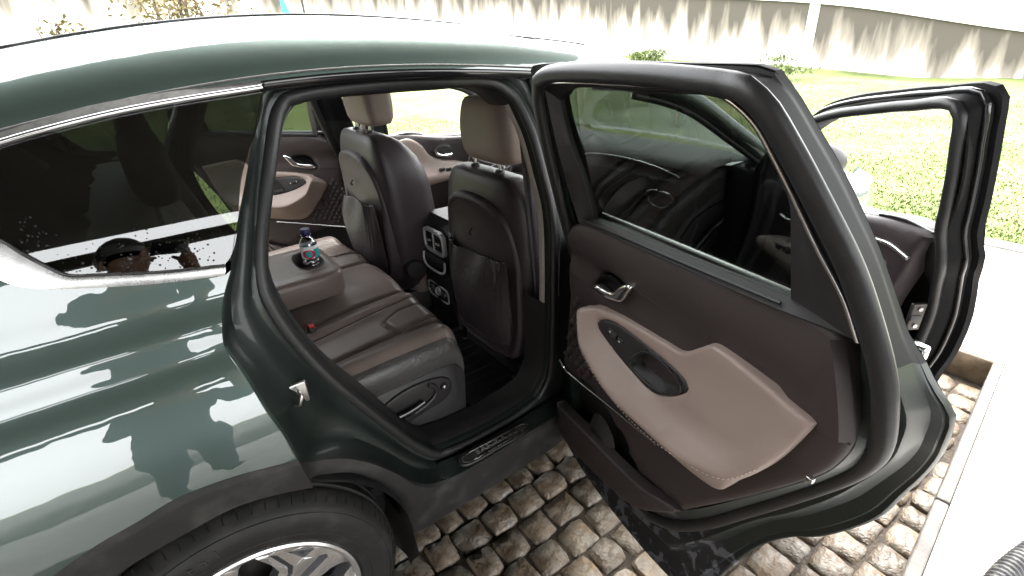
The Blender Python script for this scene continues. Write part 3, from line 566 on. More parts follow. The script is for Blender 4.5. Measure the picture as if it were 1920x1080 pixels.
def side(sy):
    nm = {1: '', -1: ''}[sy]
    # quarter panel
    top = [S(-.98, 1.30), S(-.62, 1.40), S(-.36, 1.452), S(-.22, 1.44), S(-.165, 1.36)]+yb(list(reversed(O['chrome_bot']))).tolist()
    top = top[:4]+[S(-.17, 1.36)]+[tuple(q) for q in yb(list(reversed(O['chrome_bot'])))]+[S(.1868, 1.2335)]
    right = [S(.1868, 1.2335)]+[tuple(p) for p in shut[5:13]]
    bot = [S(-.98, .55), S(-.60, .56), S(-.44, .62), S(-.33, .76)]+[tuple(p) for p in reversed(O['cladseam'])]
    bot[-1] = shut[12]
    left = [S(-.98, 1.30), S(-.98, 1.1), S(-.98, .8), S(-.98, .55)]
    G = coons(top, right, bot, left, 120, 150)
    Xo = np.clip(-.25-G[..., 0], 0, None); G[..., 1] = Yb(G[..., 2])+.16*Xo**2
    # a rolled edge along the shut line and window
    e1 = G[-1]+np.array([.004, .006, 0]); e2 = G[-1]+np.array([.006, .022, 0])
    q = B().grid(G).build('quarter_panel', 'paint', car, 0, sy); body_normals(q, sy, lambda x: -.32*max(0, -.25-x))
    B().grid(np.array([G[-1], e1, e2])).build('panel_edge', 'paint', q, 50, sy)
    # arch cladding
    lo = [S(-.98, .30, .03), S(-.62, .32), S(-.43, .37), S(-.385, .50), S(-.30, .64)]+[tuple(p) for p in reversed(O['cladedge'])]
    lo[-1] = tuple(O['cladedge'][0])
    rt_ = [shut[12], shut[13]]
    G = coons(bot, rt_, lo, [S(-.98, .55), S(-.98, .45), S(-.98, .30, .03)], 80, 10)
    Xo = np.clip(-.25-G[..., 0], 0, None); G[..., 1] = Yb(G[..., 2])+.16*Xo**2
    v = np.linspace(0, 1, 10); G[..., 1] -= .006*np.minimum(1, v*8)[None]
    lip = G[:, -1]+np.array([0, .03, .004]); lip2 = G[:, -1]+np.array([0, .006, -.003])
    G = np.concatenate([G, lip2[:, None], lip[:, None]], 1); endp = G[-1]+np.array([.003, .02, 0])
    B().grid(np.concatenate([G, endp[None]])).build('wheel_arch_trim', 'cladding', car, 50, sy)
    # quarter window
    ol = [p for p in O['glass_top'][::-1]]+[S(-.16, 1.486), S(-.215, 1.455), S(-.17, 1.42)]+[p for p in O['glass_bot'][::-1]]+[O['glass_front'][1]]
    ol2 = [(p[0], p[2]) for p in ol]; ol2 = cr(ol2, 90, True)
    gp = relief('quarter_window', ol2, lambda x, z: float(Yb(z))+.006, 'glass_dark', car, step=.05, sy=sy, pane=.004)
    if sy > 0:
        dr = B()
        for _ in range(150):
            x = rng.uniform(-.10, .17); zlo = 1.262-.11*(x-.06)+(.06 if x < -.06 else 0); z = zlo+abs(rng.normal())*.035+.004; r_ = rng.uniform(.0008, .0022)
            if z < 1.52: dr.add([(x+r_*math.cos(q)*k_, float(Yb(z))+.0055-r_*h_, z+r_*math.sin(q)*k_) for k_, h_ in ((1, 0), (.75, .35), (.2, .55)) for q in np.linspace(0, 2*math.pi, 7, endpoint=False)], [(i*7+j_, i*7+(j_+1) % 7, i*7+7+(j_+1) % 7, i*7+7+j_) for i in range(2) for j_ in range(7)]+[tuple(range(14, 21))])
        dr.build('water_drops', 'plastic', gp, 60, sy)['kind'] = 'stuff'
    # bright strips above and below the glass, dark border inside
    ct = [S(-.215, 1.462), S(-.15, 1.497)]+pts('chrome_top')
    B().tube(cr(ct, 60)+np.array([0, -.003, -.002]), .0055, n=8).build('window_strip', 'chrome', gp, 60, sy)
    gt = cr([S(-.25, 1.475), S(-.15, 1.512), S(-.065, 1.532)]+[(x, y, z-.006) for x, y, z in O['gutter'][1:4]]+[(.356, -.708, 1.577)], 60)
    Gg = np.stack([cr(ct, 60)+np.array([0, -.001, .002]), gt+np.array([0, -.001, 0])], 1); B().grid(Gg).build('window_surround', 'trim_grey', gp, 60, sy)
    up_ = cr([S(-.215, 1.452), S(-.165, 1.40)]+pts('glass_bot')[::-1], 70); dn_ = cr([S(-.235, 1.452), S(-.185, 1.375), S(-.16, 1.335)]+pts('chrome_bot')[::-1], 70)
    mid = (up_+dn_)/2+np.array([0, -.006, 0]); B().grid(np.stack([up_+np.array([0, .008, 0]), up_+np.array([0, -.003, 0]), mid, dn_+np.array([0, -.003, 0]), dn_+np.array([0, .008, 0])], 1)).build('window_strip', 'satin', gp, 60, sy)
    B().tube(up_+np.array([0, -.002, -.001]), .003, n=6).build('glass_seal', 'rubber', gp, 60, sy)
    # jamb
    rows = [A, lerp(A, Cc, .05, .012), lerp(A, Cc, .16, .022), lerp(A, Cc, .34, .03), lerp(A, Cc, .55, .012), lerp(A, Cc, .80, .004), lerp(A, Cc, .93, .006), Cc, Dd, shrink(Dd, .006, .02)]
    rows = np.array(rows)
    nr, nb = N[0], N[1]
    for k, dz in ((1, .004), (2, .014), (3, .022), (4, .024), (5, .014), (6, .006)):   # crown of the sill
        rows[k, nr:nr+nb, 2] += dz
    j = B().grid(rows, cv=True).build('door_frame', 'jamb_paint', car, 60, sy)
    B().tube((Cc*.45+Dd*.55)+np.array([0, .0, 0]), .0135, closed=True, n=12, flat=(1.25, .9)).build('door_seal', 'rubber', j, 80, sy)
    E1 = shrink(Dd, .004, .02); E2 = shrink(Dd, .010, .03); E3 = shrink(Dd, .014, .07); E4 = shrink(Dd, .014, .12)
    E3[:, 2] = np.maximum(E3[:, 2], .41); E4[:, 2] = np.maximum(E4[:, 2], .405)
    a0, a1 = nr, nr+nb
    ring = np.array([E1, E2, E3, E4])
    B().grid(np.concatenate([ring[:, a1+N[2]:], ring[:, :a0+1]], 1)).build('pillar_trim', 'plastic', j, 60, sy)
    B().grid(ring[:, a0:a1+1]).build('sill_trim', 'plastic', j, 60, sy)
    B().grid(ring[:, a1:a1+14]).build('pillar_trim', 'plastic', j, 60, sy)
    E5 = shrink(Dd, .009, .028); E6 = shrink(Dd, .004, .05); E7 = shrink(Dd, -.03, .075); B().grid(np.array([E1, E5, E6, E7])[:, a1+13:a1+N[2]+1]).build('pillar_trim', 'pillar_trim', j, 60, sy)
    # sill cladding
    n1, n2 = 40, 30
    U = np.vstack([cr(clad_up, n1)[:-1], cr(sill_up, n2)]); L = np.vstack([cr(clad_lo, n1)[:-1], cr(sill_lo, n2)])
    t = [0, .06, .3, .55, .8, .97, 1]; bu = [.006, -.006, -.010, -.012, -.008, -.002, .01]
    G = np.array([lerp(U, L, a, d) for a, d in zip(t, bu)]); G = np.concatenate([G, (L+np.array([0, .12, .03]))[None]])
    B().grid(G).build('sill_cladding', 'cladding', j, 40, sy)
    # inner wheel house
    W = []
    for y in (-.93, -.80, -.70):
        W.append([(.43*math.cos(a)*(1 if y > -.9 else .975), y, .37+.415*math.sin(a)*(1 if y > -.9 else .94)) for a in np.linspace(-.35, math.pi+.3, 40)])
    B().grid(np.array(W)).build('wheel_house', 'rubber', car, 60, sy)
    B().grid(np.array([[(.43*math.cos(a), -.70, .37+.415*math.sin(a)) for a in np.linspace(-.35, math.pi+.3, 40)], [(0, -.70, .30)]*40])).build('wheel_house', 'rubber', car, 60, sy)
    B().grid([[(.415, -.80, .34), (.44, -.85, .30), (.452, -.845, .14), (.43, -.82, .10)], [(.41, -.70, .34), (.415, -.70, .30), (.42, -.70, .16), (.40, -.70, .12)]]).build('mud_flap', 'rubber', car, 60, sy)
    # striker
    st = empty('tmp'); bpy.data.objects.remove(st)
    b = B(); b.box((.205, -.862, .885), (.262, -.852, .945), .006)
    so_ = b.build('striker', 'steel', j, 40, sy)
    B().tube([(.225, -.852, .905), (.225, -.885, .905), (.232, -.892, .907), (.24, -.892, .93), (.238, -.885, .935), (.238, -.852, .935)], .0045, n=8).build('striker_loop', 'steel', j, 60, sy)
    # scuff plate with raised name
    c = [(x, z) for x, z in ((.645, -.832), (.628, -.845), (.632, -.862), (.655, -.871), (.76, -.871), (.88, -.868), (.905, -.855), (.905, -.836), (.88, -.832), (.76, -.832))]
    ring_ = cr(c, 60, True); cc = ring_.mean(0)
    zz = lambda y: .436 if y > -.845 else .436-.3*(-.845-y)
    Gs = np.array([[(p[0], p[1], zz(p[1])-.004) for p in ring_], [(p[0], p[1], zz(p[1])+.001) for p in ring_], [(cc[0]+(p[0]-cc[0])*.985, cc[1]+(p[1]-cc[1])*.93, zz(p[1])+.003) for p in ring_], [(cc[0]+(p[0]-cc[0])*.97, cc[1]+(p[1]-cc[1])*.86, zz(p[1])+.0015) for p in ring_], [(cc[0]+(p[0]-cc[0])*.3, cc[1]+(p[1]-cc[1])*.1, zz(p[1])+.0015) for p in ring_]])
    B().ring_caps(Gs).build('scuff_plate', 'plastic', j, 40, sy)
    if sy > 0:
        B().tube(np.array([(cc[0]+(p[0]-cc[0])*.90, cc[1]+(p[1]-cc[1])*.66, zz(p[1])+.0035) for p in ring_]), .0011, closed=True, n=6).build('scuff_plate_border', 'satin', j, 60, sy)
        text('lettering', 'SANTA FE', .026, 'satin', j, Matrix.Translation((.775, -.851, .4385)) @ Matrix.Rotation(R(-6), 4, 'X') @ Matrix.Diagonal((1.45, 1, 1, 1)), .0008)
    return j
for sy in (1, -1): side(sy)
# ---- roof
_g = np.array([S(-.98, 1.30), S(-.75, 1.372), S(-.5, 1.437), S(-.3, 1.483)]+[tuple(p) for p in O['gutter']]+[(1.35, -.69, 1.523), (1.62, -.69, 1.468)]); _p = np.polyfit(_g[:, 0], _g[:, 2], 6)
gx = np.array([(x, -.705 if x > .1 else max(-.705, float(Yb(np.polyval(_p, x))) if False else -.705), np.polyval(_p, x)) for x in np.linspace(-.98, 1.62, 120)])
_unused = cr([S(-.98, 1.30), S(-.6, 1.405), S(-.3, 1.478)]+[tuple(p) for p in O['gutter']]+[(1.35, -.69, 1.528), (1.62, -.69, 1.475)], 80)
G = []
for p in gx:
    x, y, z = p; y = max(y, -.705)
    f = np.interp(x, [-.98, -.3, .3, 1.0, 1.62], [.9, 1.16, 1.12, 1.05, .8]); half = []
    for dy, dz in ((-.001, -.012), (.002, 0), (.010, .018), (.024, .038), (.045, .057), (.075, .073), (.12, .087), (.19, .098), (.32, .108), (.50, .114), (.70, .117)): half.append((x+(.10*(dy/.7)**2 if x > 1.55 else 0), y+dy if dy < .65 else 0, z+dz*f))
    G.append(half+[(a, -b_, c) for a, b_, c in reversed(half[:-1])])
roof = B().grid(np.array(G)).build('roof', 'paint', car, 60)
for sy in (1, -1):
    gl = np.array([(p[0], max(p[1], -.705)-.002, p[2]-.004) for p in gx]); B().tube(gl, .0022, n=8).build('roof_molding', 'trim_grey', roof, 60, sy)
    B().tube(gl[58:100]+np.array([0, .022, -.016]), .016, n=8, flat=(1, 1.2)).build('roof_molding', 'sash_black', roof, 60, sy)
    rr = np.array([(p[0], max(p[1], -.705)+.085, p[2]+.078) for p in gx[20:108]]); B().tube(rr, .0025, n=6).build('roof_molding', 'rubber', roof, 60, sy)
for sy in (1, -1):
    fr_ = lambda x: np.interp(x, [-.98, -.3, .3, 1.0, 1.62], [.9, 1.16, 1.12, 1.05, .8])
    B().tube(np.array([(p[0], -.705+.255, p[2]+.1035*fr_(p[0])+.001) for p in gx[6:104]]), .0035, n=6).build('roof_molding', 'rubber', roof, 60, sy)
G2 = [[(x, y, z-.03) for x, y, z in r[6:15]] for r in G[:114]]; B().grid(np.array(G2)).build('headliner', 'headliner', roof, 60)
# ---- windscreen, pillars, bonnet, wings, tail (closed shell round the cabin)
G = []
for t in np.linspace(0, 1, 14):
    w_ = .63+.13*t
    G.append([(1.66+.72*t+(.16-.02*t)*(1-(u)**2)-.02, u*w_, 1.565-.47*t-.06*(1-t)*u*u) for u in np.linspace(-1, 1, 17)])
ws = B().grid(np.array(G)).build('windscreen', 'glass_clear', car, 60); sm = ws.modifiers.new('t', 'SOLIDIFY'); sm.thickness = .004
for sy in (1, -1):
    ap = cr([(1.36, -.675, 1.50), (1.55, -.685, 1.475), (1.80, -.715, 1.40), (2.05, -.755, 1.26), (2.32, -.80, 1.10)], 30)
    B().tube(ap, .036, n=12, flat=(1.0, .8)).build('windscreen_pillar', 'paint', car, 60, sy)
    B().tube((ap+np.array([0, .035, -.004]))[7:], np.linspace(.020, .036, 23), n=10).build('windscreen_pillar', 'plastic' if sy > 0 else 'pillar_trim', car, 60, sy)
    B().tube((ap+np.array([-.01, -.005, -.045]))[5:], .012, n=8).build('door_seal', 'rubber', car, 60, sy)
    # B pillar core and the front door sill
    Gp = []
    for z in np.linspace(.42, 1.545, 16):
        y0 = float(Yb(z)); x0 = np.interp(z, [.42, 1.1, 1.3, 1.55], [1.105, 1.115, 1.108, 1.08]); x1 = np.interp(z, [.42, 1.1, 1.55], [1.235, 1.19, 1.15])
        y0 = max(y0, -.90)+.05
        Gp.append([(x0, y0+.05, z), (x0+.008, y0+.012, z), (x0+.025, y0, z), (x1-.02, y0, z), (x1, y0+.015, z), (x1, y0+.09, z), (x0, y0+.09, z)])
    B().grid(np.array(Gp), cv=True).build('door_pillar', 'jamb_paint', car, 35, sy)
    pr = [(-.84, .24), (-.862, .33), (-.86, .42), (-.845, .436), (-.80, .432), (-.785, .44), (-.76, .43), (-.745, .40), (-.70, .39)]
    B().grid(np.array([[(x, y, z) for y, z in pr] for x in np.linspace(1.2, 2.25, 4)])).build('front_sill', 'cladding', car, 40, sy)
    # front wing with its arch
    G = []
    for x in np.linspace(2.22, 3.66, 48):
        d = abs(x-2.765); zb = .37+math.sqrt(max(0, .41**2-d*d)) if d < .405 else .27
        zh = np.interp(x, [2.2, 2.6, 3.0, 3.4, 3.66], [1.06, 1.0, .93, .85, .72]); tip = np.interp(x, [3.0, 3.4, 3.66], [0, .07, .28])
        pr2 = [(.90, zb), (.945, zb+.02), (.952, max(zb+.03, .70)), (.925, max(zb+.05, .82)), (.83, zh-.03), (.75, zh), (.52, zh+.03), (.25, zh+.045), (0, zh+.05)]
        G.append([(x, -(y-tip*min(1, y)), z) for y, z in pr2])
    B().grid(np.array(G)).build('front_wing', 'paint', car, 60, sy)
    B().grid(np.array([G[-1], [(3.70, y*.9, max(.3, z-.1)) for x, y, z in G[-1]], [(3.72, y*.85, .33) for x, y, z in G[-1]]])).build('front_bumper', 'cladding', car, 60, sy)
    G = [[(-.98-.02*k+.05*abs(y), y*sy if False else y, z) for y, z in ((-.86+.03*k, zz_) for zz_ in (.35,))] for k in range(1)]
tl = []
for z, x in ((.30, -1.02), (.5, -1.05), (.75, -1.04), (.95, -1.02), (1.15, -.98)):
    hw = -float(Yb(z))-.085; tl.append([(x+.10*(abs(u)**3), u*hw, z) for u in np.linspace(-1, 1, 13)])
B().grid(np.array(tl)).build('tailgate', 'paint', car, 60)
tg = []
for z, x in ((1.15, -.98), (1.28, -.93), (1.40, -.86)):
    hw = -float(Yb(z))-.085; tg.append([(x+.10*(abs(u)**3), u*hw, z) for u in np.linspace(-1, 1, 13)])
o = B().grid(np.array(tg)).build('tailgate_window', 'glass_dark', car, 60); sm = o.modifiers.new('t', 'SOLIDIFY'); sm.thickness = .004
for sy in (1, -1):     # front door pillar and footwell side
    B().box((2.12, -.90, .30), (2.24, -.72, 1.10), .02).build('hinge_pillar', 'jamb_paint', car, 40, sy)
    B().grid([[(x, -.735, z) for z in (.38, .8, 1.10)] for x in (1.78, 2.0, 2.3)]).build('kick_panel', 'plastic', car, 40, sy)
B().grid([[(x, y, .40+max(0, x-2.0)*1.3) for y in (-.74, 0, .74)] for x in (2.0, 2.3, 2.5)]).build('bulkhead', 'carpet', car, 40)
# ---- cabin floor, boot trim
B().box((-.95, -.74, .36), (2.3, .74, .398)).build('cabin_floor', 'carpet', car)
B().box((-.95, -.68, .40), (.10, .68, .74), .02).build('boot_floor', 'carpet', car)
for sy in (1, -1):
    B().grid([[(x, -.73+.04*min(1, max(0, -x)), z) for z in (.4, .8, 1.1, 1.22)] for x in (-.95, -.4, 0, .2, .27)]).build('boot_trim', 'carpet', car, 60, sy)
    B().tube(cr([(-.25, -.66, 1.22), (-.34, -.64, 1.34), (-.45, -.58, 1.44)], 10), .09, n=8, flat=(1, .5)).build('boot_trim', 'plastic', car, 60, sy)
# ---- wheels
def wheel(x, sy):
    o = empty('wheel', (x, -.950*sy, .37)); o.parent = car
    pr = [(.246, .012), (.258, -.004), (.275, -.008), (.305, -.011), (.328, -.008), (.346, .006), (.357, .022), (.3655, .034), (.3665, .046), (.360, .049), (.360, .056), (.3685, .059), (.369, .09), (.361, .093), (.361, .105), (.3695, .108), (.3695, .135), (.361, .138), (.361, .15), (.369, .153), (.367, .19), (.36, .212), (.335, .24), (.25, .23)]
    B().lathe(pr, (0, 0, 0), 'y', 96).build('tyre', 'tyre', o, 35, sy)
    b = B()
    for a in np.linspace(0, 2*math.pi, 78, endpoint=False):
        c, s = math.cos(a), math.sin(a); b.tube([(c*.350, .0115, s*.350), (c*.3585, .0235, s*.3585), (c*.3668, .038, s*.3668)], .0016, n=4, cap=False)
    b.build('tread_sipe', 'rubber', o, 0, sy)['kind'] = 'stuff'
    for rr in (.280, .334): B().tube([(rr*math.cos(a), -.0085 if rr < .3 else -.0050, rr*math.sin(a)) for a in np.linspace(0, 2*math.pi, 90, endpoint=False)], .0014, closed=True, n=5).build('sidewall_ring', 'tyre', o, 60, sy)
    B().lathe([(.252, .006), (.250, -.003), (.244, -.006), (.238, -.004), (.233, .004), (.228, .03), (.221, .08), (.218, .16), (.222, .23)], (0, 0, 0), 'y', 80).build('rim', 'alloy', o, 35, sy)
    if x == 0:
        for k in range(5):
            pol = lambda r, t, k=k: (r*math.cos(R(33+t)+k*2*math.pi/5), r*math.sin(R(33+t)+k*2*math.pi/5))
            face = [pol(.058, -34), pol(.10, -21), pol(.15, -15), pol(.19, -14.5), pol(.222, -17), pol(.240, -21), pol(.2405, -8), pol(.2405, 5), pol(.2405, 18), pol(.2405, 32), pol(.240, 48), pol(.224, 45), pol(.19, 36), pol(.16, 28), pol(.10, 27), pol(.058, 36)]
            slot = [pol(.105, -6), pol(.214, -3.4), pol(.221, 0), pol(.214, 3.4), pol(.105, 6)]
            tri = [pol(.221, 28), pol(.228, 11), pol(.200, 14)]
            slit = [pol(.223, 38.5), pol(.172, 22.5), pol(.150, 18.5), pol(.110, 20), pol(.110, 16.5), pol(.152, 15), pol(.175, 18.5), pol(.2205, 34.5)]
            relief('spoke', face, lambda x_, z_: -.002+.022*(1-math.hypot(x_, z_)/.24), 'alloy', o, [slot, tri, slit], rnd=.0035, step=.03, skirt=-.04, sy=sy, smooth=30, inward=-1)
            relief('spoke_recess', [pol(.09, -10), pol(.23, -6), pol(.233, 12), pol(.229, 42), pol(.17, 26), pol(.10, 24)], lambda x_, z_: .016+.02*(1-math.hypot(x_, z_)/.24), 'alloy_dark', o, step=.05, sy=sy)
        B().lathe([(.001, -.004), (.034, -.003), (.038, .004), (.06, .012), (.062, .05)], (0, 0, 0), 'y', 40).build('hub_cap', 'alloy', o, 35, sy)
    else:
        for k in range(5):
            a0 = R(90)+k*2*math.pi/5; c, s = math.cos(a0), math.sin(a0); b = B(); b.tube([(c*.05, .012, s*.05), (c*.235, .004, s*.235)], [.03, .05], n=8, flat=(1, .4) if abs(c) > 2 else (1, 1)); b.build('spoke', 'alloy', o, 60, sy)
    B().lathe([(.02, .10), (.16, .10), (.165, .105), (.165, .125), (.02, .125)], (0, 0, 0), 'y', 40).build('brake_disc', 'dark_metal', o, 30, sy)
    B().lathe([(.22, .20), (.02, .20)], (0, 0, 0), 'y', 40).build('brake_shield', 'rubber', o, 30, sy)
    if x == 0 and sy > 0:
        for base in (R(118), R(298)):
            for i, ch in enumerate('Continental'):
                a = base-(i-5)*.088; rr = .306
                M = Matrix.Translation((rr*math.cos(a), -.0118, rr*math.sin(a))) @ Matrix.Rotation(-(a-math.pi/2), 4, 'Y') @ Matrix.Rotation(R(90), 4, 'X')
                text('tyre_letter', ch, .034, 'tyre_text', o, M, .0006)
    return o
wheel(0, 1); wheel(0, -1); wheel(2.765, 1); wheel(2.765, -1)
# ================================================================ doors
HX, HY = 1.10064, -.87986
def hinge(o, sy, th, hx=HX, hy=HY):
    h = Vector((hx, hy*sy, 0)); o.matrix_basis = Matrix.Translation(h) @ Matrix.Rotation(th*sy, 4, 'Z') @ Matrix.Translation(-h)
def xz(L): return [(p[0], p[2]) for p in L]
def P3(L, f, d=0): return [(x, float(f(z))+d, z) for x, z in L]
def rear_door(sy, th):
    n = (70, 24, 30, 26)
    r0 = xz(O['D_rear'][:-1])+xz(O['D_arch'][1:])+[(.434, .32), (.445, .262)]
    t0 = [(1.06, 1.560), (1.05, 1.5685)]+xz(O['D_top'][1:])+[r0[0]]
    L0 = seg([P3(r0, Yb), P3([(.445, .262), (.63, .246), (.92, .248), (1.06, .262), (1.10, .27)], Yb), P3([(1.10, .27), (1.125, .45), (1.13, .8), (1.125, 1.1), (1.11, 1.25), (1.085, 1.42), (1.06, 1.56)], Yb), P3(t0, Yb)], n)
    rs = xz(O['D_seal_rear'])+[(.47, .53), (.55, .44), (.62, .40)]
    DS = seg([P3(rs, Yb, .072), P3([(.62, .40), (.8, .385), (.95, .39), (.99, .40)], Yb, .072), P3([(.99, .40), (1.02, .6), (1.02, .9), (1.0, 1.12), (.975, 1.3), (.955, 1.45), (.9226, 1.548)], Yb, .07), P3(xz(O['D_seal_top'])+[rs[0]], Yb, .065)], n)
    rw = xz(O['D_chrome'][5:])+[(.2128, 1.1716), (.1925, 1.065), (.2006, 1.022), (.2178, .977), (.3356, .801), (.4851, .5998), (.56, .53), (.66, .471)]
    Yw = lambda z: float(Yb(z))+.058 if z > 1.25 else float(Yt(z))-.012 if z < 1.18 else (float(Yb(z))+.058)*(z-1.18)/.07+(float(Yt(z))-.012)*(1.25-z)/.07
    Wl = seg([P3(rw, Yw), P3([(.66, .471), (.889, .43), (.985, .47)], Yw), P3([(.985, .47), (1.01, .68), (.99, 1.0), (.97, 1.15), (.952, 1.25), (.945, 1.4), (.9274, 1.5309)], Yw), P3(xz(O['D_chrome'][:6]), Yw)], n)
    f = lambda P, Q, t, d: (lambda q: np.stack([q[:, 0], Yb(q[:, 2])+d, q[:, 2]], 1))(P+(Q-P)*t)
    rows = np.array([L0, f(L0, DS, .015, .009), f(L0, DS, .05, .012), f(L0, DS, .17, .012), f(L0, DS, .20, .017), f(L0, DS, .50, .022), f(L0, DS, .56, .028), f(L0, DS, .66, .056), f(L0, DS, .71, .062), f(L0, DS, .93, .064), DS, Wl])
    i1 = int(np.where(L0[:n[0], 2] < 1.232)[0][0]); i2 = n[0]-9; i3 = n[0]+n[1]+1; i4 = n[0]+n[1]+int(np.where(L0[n[0]+n[1]:n[0]+n[1]+n[2], 2] > 1.232)[0][0])
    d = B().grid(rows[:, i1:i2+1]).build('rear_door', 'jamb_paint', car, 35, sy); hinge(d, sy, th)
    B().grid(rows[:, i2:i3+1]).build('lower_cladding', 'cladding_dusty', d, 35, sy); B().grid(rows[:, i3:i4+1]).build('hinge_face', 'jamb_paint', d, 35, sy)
    B().grid(np.concatenate([rows[:, i4:], rows[:, :i1+1]], 1)).build('window_sash', 'sash', d, 35, sy)
    glass_o = [tuple(p) for p in cr(xz(O['D_glass']), 80, True)]
    skin = [(p[0], p[2]) for p in L0[::2]]; gc = np.mean(glass_o, 0); hole = [tuple(gc+(np.array(q)-gc)*1.03) for q in glass_o[::2]]
    relief('outer_skin', skin, lambda x, z: float(Yb(z))-.001, 'paint', d, [hole], rnd=0, step=.05, sy=sy)
    B().tube((DS*.9+Wl*.1)+np.array([0, .006, 0]), .0135, closed=True, n=12, flat=(1.3, .9)).build('door_seal', 'rubber', d, 80, sy)
    # window frame: sky glint modelled as a bright line, black inner sash, glass
    m = (50, 16, 16); ch = xz(O['D_chrome']); gl = xz(O['D_glass'])
    WO = lambda dd: seg([P3(ch, Yb, dd), P3([ch[-1], (.345, 1.232), (.574, 1.2215), (.93, 1.203)], Yb, dd), P3([(.93, 1.203), (.945, 1.35), ch[0]], Yb, dd)], m)
    WI = lambda dd: seg([P3(gl[:11], Yb, dd), P3(gl[10:13], Yb, dd), P3(gl[12:]+gl[:1], Yb, dd)], m)
    a, c = WO(.06), WI(.034)
    B().grid(np.array([a, a+(c-a)*.15+np.array([0, .004, 0]), a+(c-a)*.6, c, WI(.02)]), cv=True).build('window_frame', 'plastic', d, 40, sy)
    B().tube(cr(P3(ch, Yb, .062), 90), .0042, n=8).build('frame_strip', 'chrome', d, 60, sy)  # chrome tube stands in for sky reflected along the glossy black edge
    off = cr(P3([(x-.030-.012*min(1, max(0, (1.53-z)/.2)), z+.002) for x, z in ch[6:-2]]+[(.200, 1.285), (.180, 1.242)], Yb, .040), 60)
    B().tube(off, .006, n=8).build('frame_bead', 'sash_black', d, 60, sy)
    gs = [tuple(gc+(np.array(q)-gc)*1.02) for q in glass_o]
    gp = relief('window_pane', gs, lambda x, z: float(Yb(z))+.027, 'glass_dark', d, step=.08, sy=sy, pane=.004)
    bt = cr(P3([(.34, 1.2405), (.574, 1.2255), (.75, 1.217), (.915, 1.208)], Yb, .036), 30); B().tube(bt, .005, n=8).build('glass_wiper', 'rubber', d, 60, sy)
    B().tube(bt+np.array([0, .018, .003]), .0030, n=8).build('glass_wiper', 'rubber', d, 60, sy)
    # latch, cap of the belt strip and a clip
    B().box((.165, -.842, 1.216), (.192, -.826, 1.238), .003).build('belt_strip_cap', 'chrome', d, 40, sy)
    B().tube(cr(P3([(.175, 1.232), (.4, 1.232), (.8, 1.22), (1.1, 1.205)], Yb, -.004), 30), .008, n=8).build('belt_strip', 'satin', d, 60, sy)
    B().box((.230, -.796, .942), (.243, -.786, .952), .002).build('trim_clip', 'satin', d, 40, sy)
    # inner trim
    T = xz(O['T_out']); pk = xz(O['T_pocket'])
    up_ol = [(1.0383, .712)]+[T[16], T[0], T[1], T[2], T[3], T[4], T[5], T[6], T[7], T[8], T[9], T[10], T[11]]+[pk[5], pk[4], pk[3], pk[2], pk[1], pk[0]]
    up_ol = [tuple(q) for q in np.vstack([cr(up_ol[1:14], 70), np.array(up_ol[14:]), np.array(up_ol[:1])])]
    rec = [tuple(q) for q in cr(xz(O['T_recess']), 28, True)]
    _A = xz(O['T_armrest']); arm = [tuple(q) for q in np.vstack([cr(_A[:9], 60)[:-1], cr(_A[8:], 60)])]
    base = lambda x, z: float(Yt(z))+.012*math.exp(-((z-1.16)/.05)**2)-.010*math.exp(-((z-1.085)/.02)**2)*(1 if x > .3 else 0)
    tp = relief('trim_panel', up_ol, base, 'door_trim', d, [rec], rnd=.016, step=.03, skirt=.03, sy=sy, smooth=50)
    relief('handle_bowl', [tuple(np.array(rec).mean(0)+(np.array(q)-np.array(rec).mean(0))*1.05) for q in rec], lambda x, z: float(Yt(z))-.03+.02*math.exp(-((z-1.11)/.03)**2), 'plastic', d, rnd=.02, step=.02, sy=sy, inward=-1)
    relief('inner_handle', [tuple(q_) for q_ in cr(xz(O['T_lever']), 60, True)], lambda x, z: float(Yt(z))+.016-.25*max(0, x-.80)*.3, 'chrome', d, rnd=.009, step=.012, skirt=.014, sy=sy, smooth=50)
    B().tube(cr([(x, y+.0015, z) for x, y, z in O['T_seam']], 10), .0012, n=5).build('trim_seam', 'plastic', d, 60, sy)
    B().tube(cr([(x, base(x, z)+.0005, z) for x, y, z in O['T_seam2']], 20), .0014, n=5).build('trim_seam', 'plastic', d, 60, sy)
    B().tube(cr([(x, base(x, z)+.0012, z) for x, y, z in O['T_endcap'][3:]], 12), .0013, n=5).build('trim_seam', 'plastic', d, 60, sy)
    ec = [(x, base(x, z), z) for x, y, z in O['T_endcap'][:4]]; ec2 = [(.2388, 1.2278), (.2128, 1.1716), (.1965, 1.09), (.1925, 1.065)]
    g = np.stack([cr(ec, 24), cr([(x+.012, base(x, z)+.012, z) for x, z in ec2], 24), cr([(x, base(x, z)-.004, z) for x, z in ec2], 24)], 1); B().grid(g).build('end_cap', 'door_trim', d, 30, sy)
    # pocket: back wall, front wall, bottle corral
    relief('pocket_back', [(1.05, .71), (.94, .70), (.85, .70), (.73, .68), (.62, .56), (.62, .48), (.85, .45), (1.05, .48)], lambda x, z: float(Yt(z))-.055, 'plastic', d, rnd=0, step=.06, sy=sy)
    lip = xz(O['T_lip']); lo = [(.4851, .5998), (.56, .525), (.66, .458), (.889, .405), (1.0, .40), (1.05, .43)]
    fol = [tuple(q) for q in np.vstack([cr(lip, 30), cr(lo, 30)[1:], ])]
    relief('pocket_front', fol, lambda x, z: float(Yt(z))+.022*min(1, max(0, (x-.45)/.15)), 'door_trim', d, rnd=.007, step=.03, skirt=.03, sy=sy, smooth=50)
    pr = [(x, float(Yt(z))-.02, z) for x, z in ((.90, .55), (.875, .60), (.83, .612), (.79, .58), (.775, .545))]
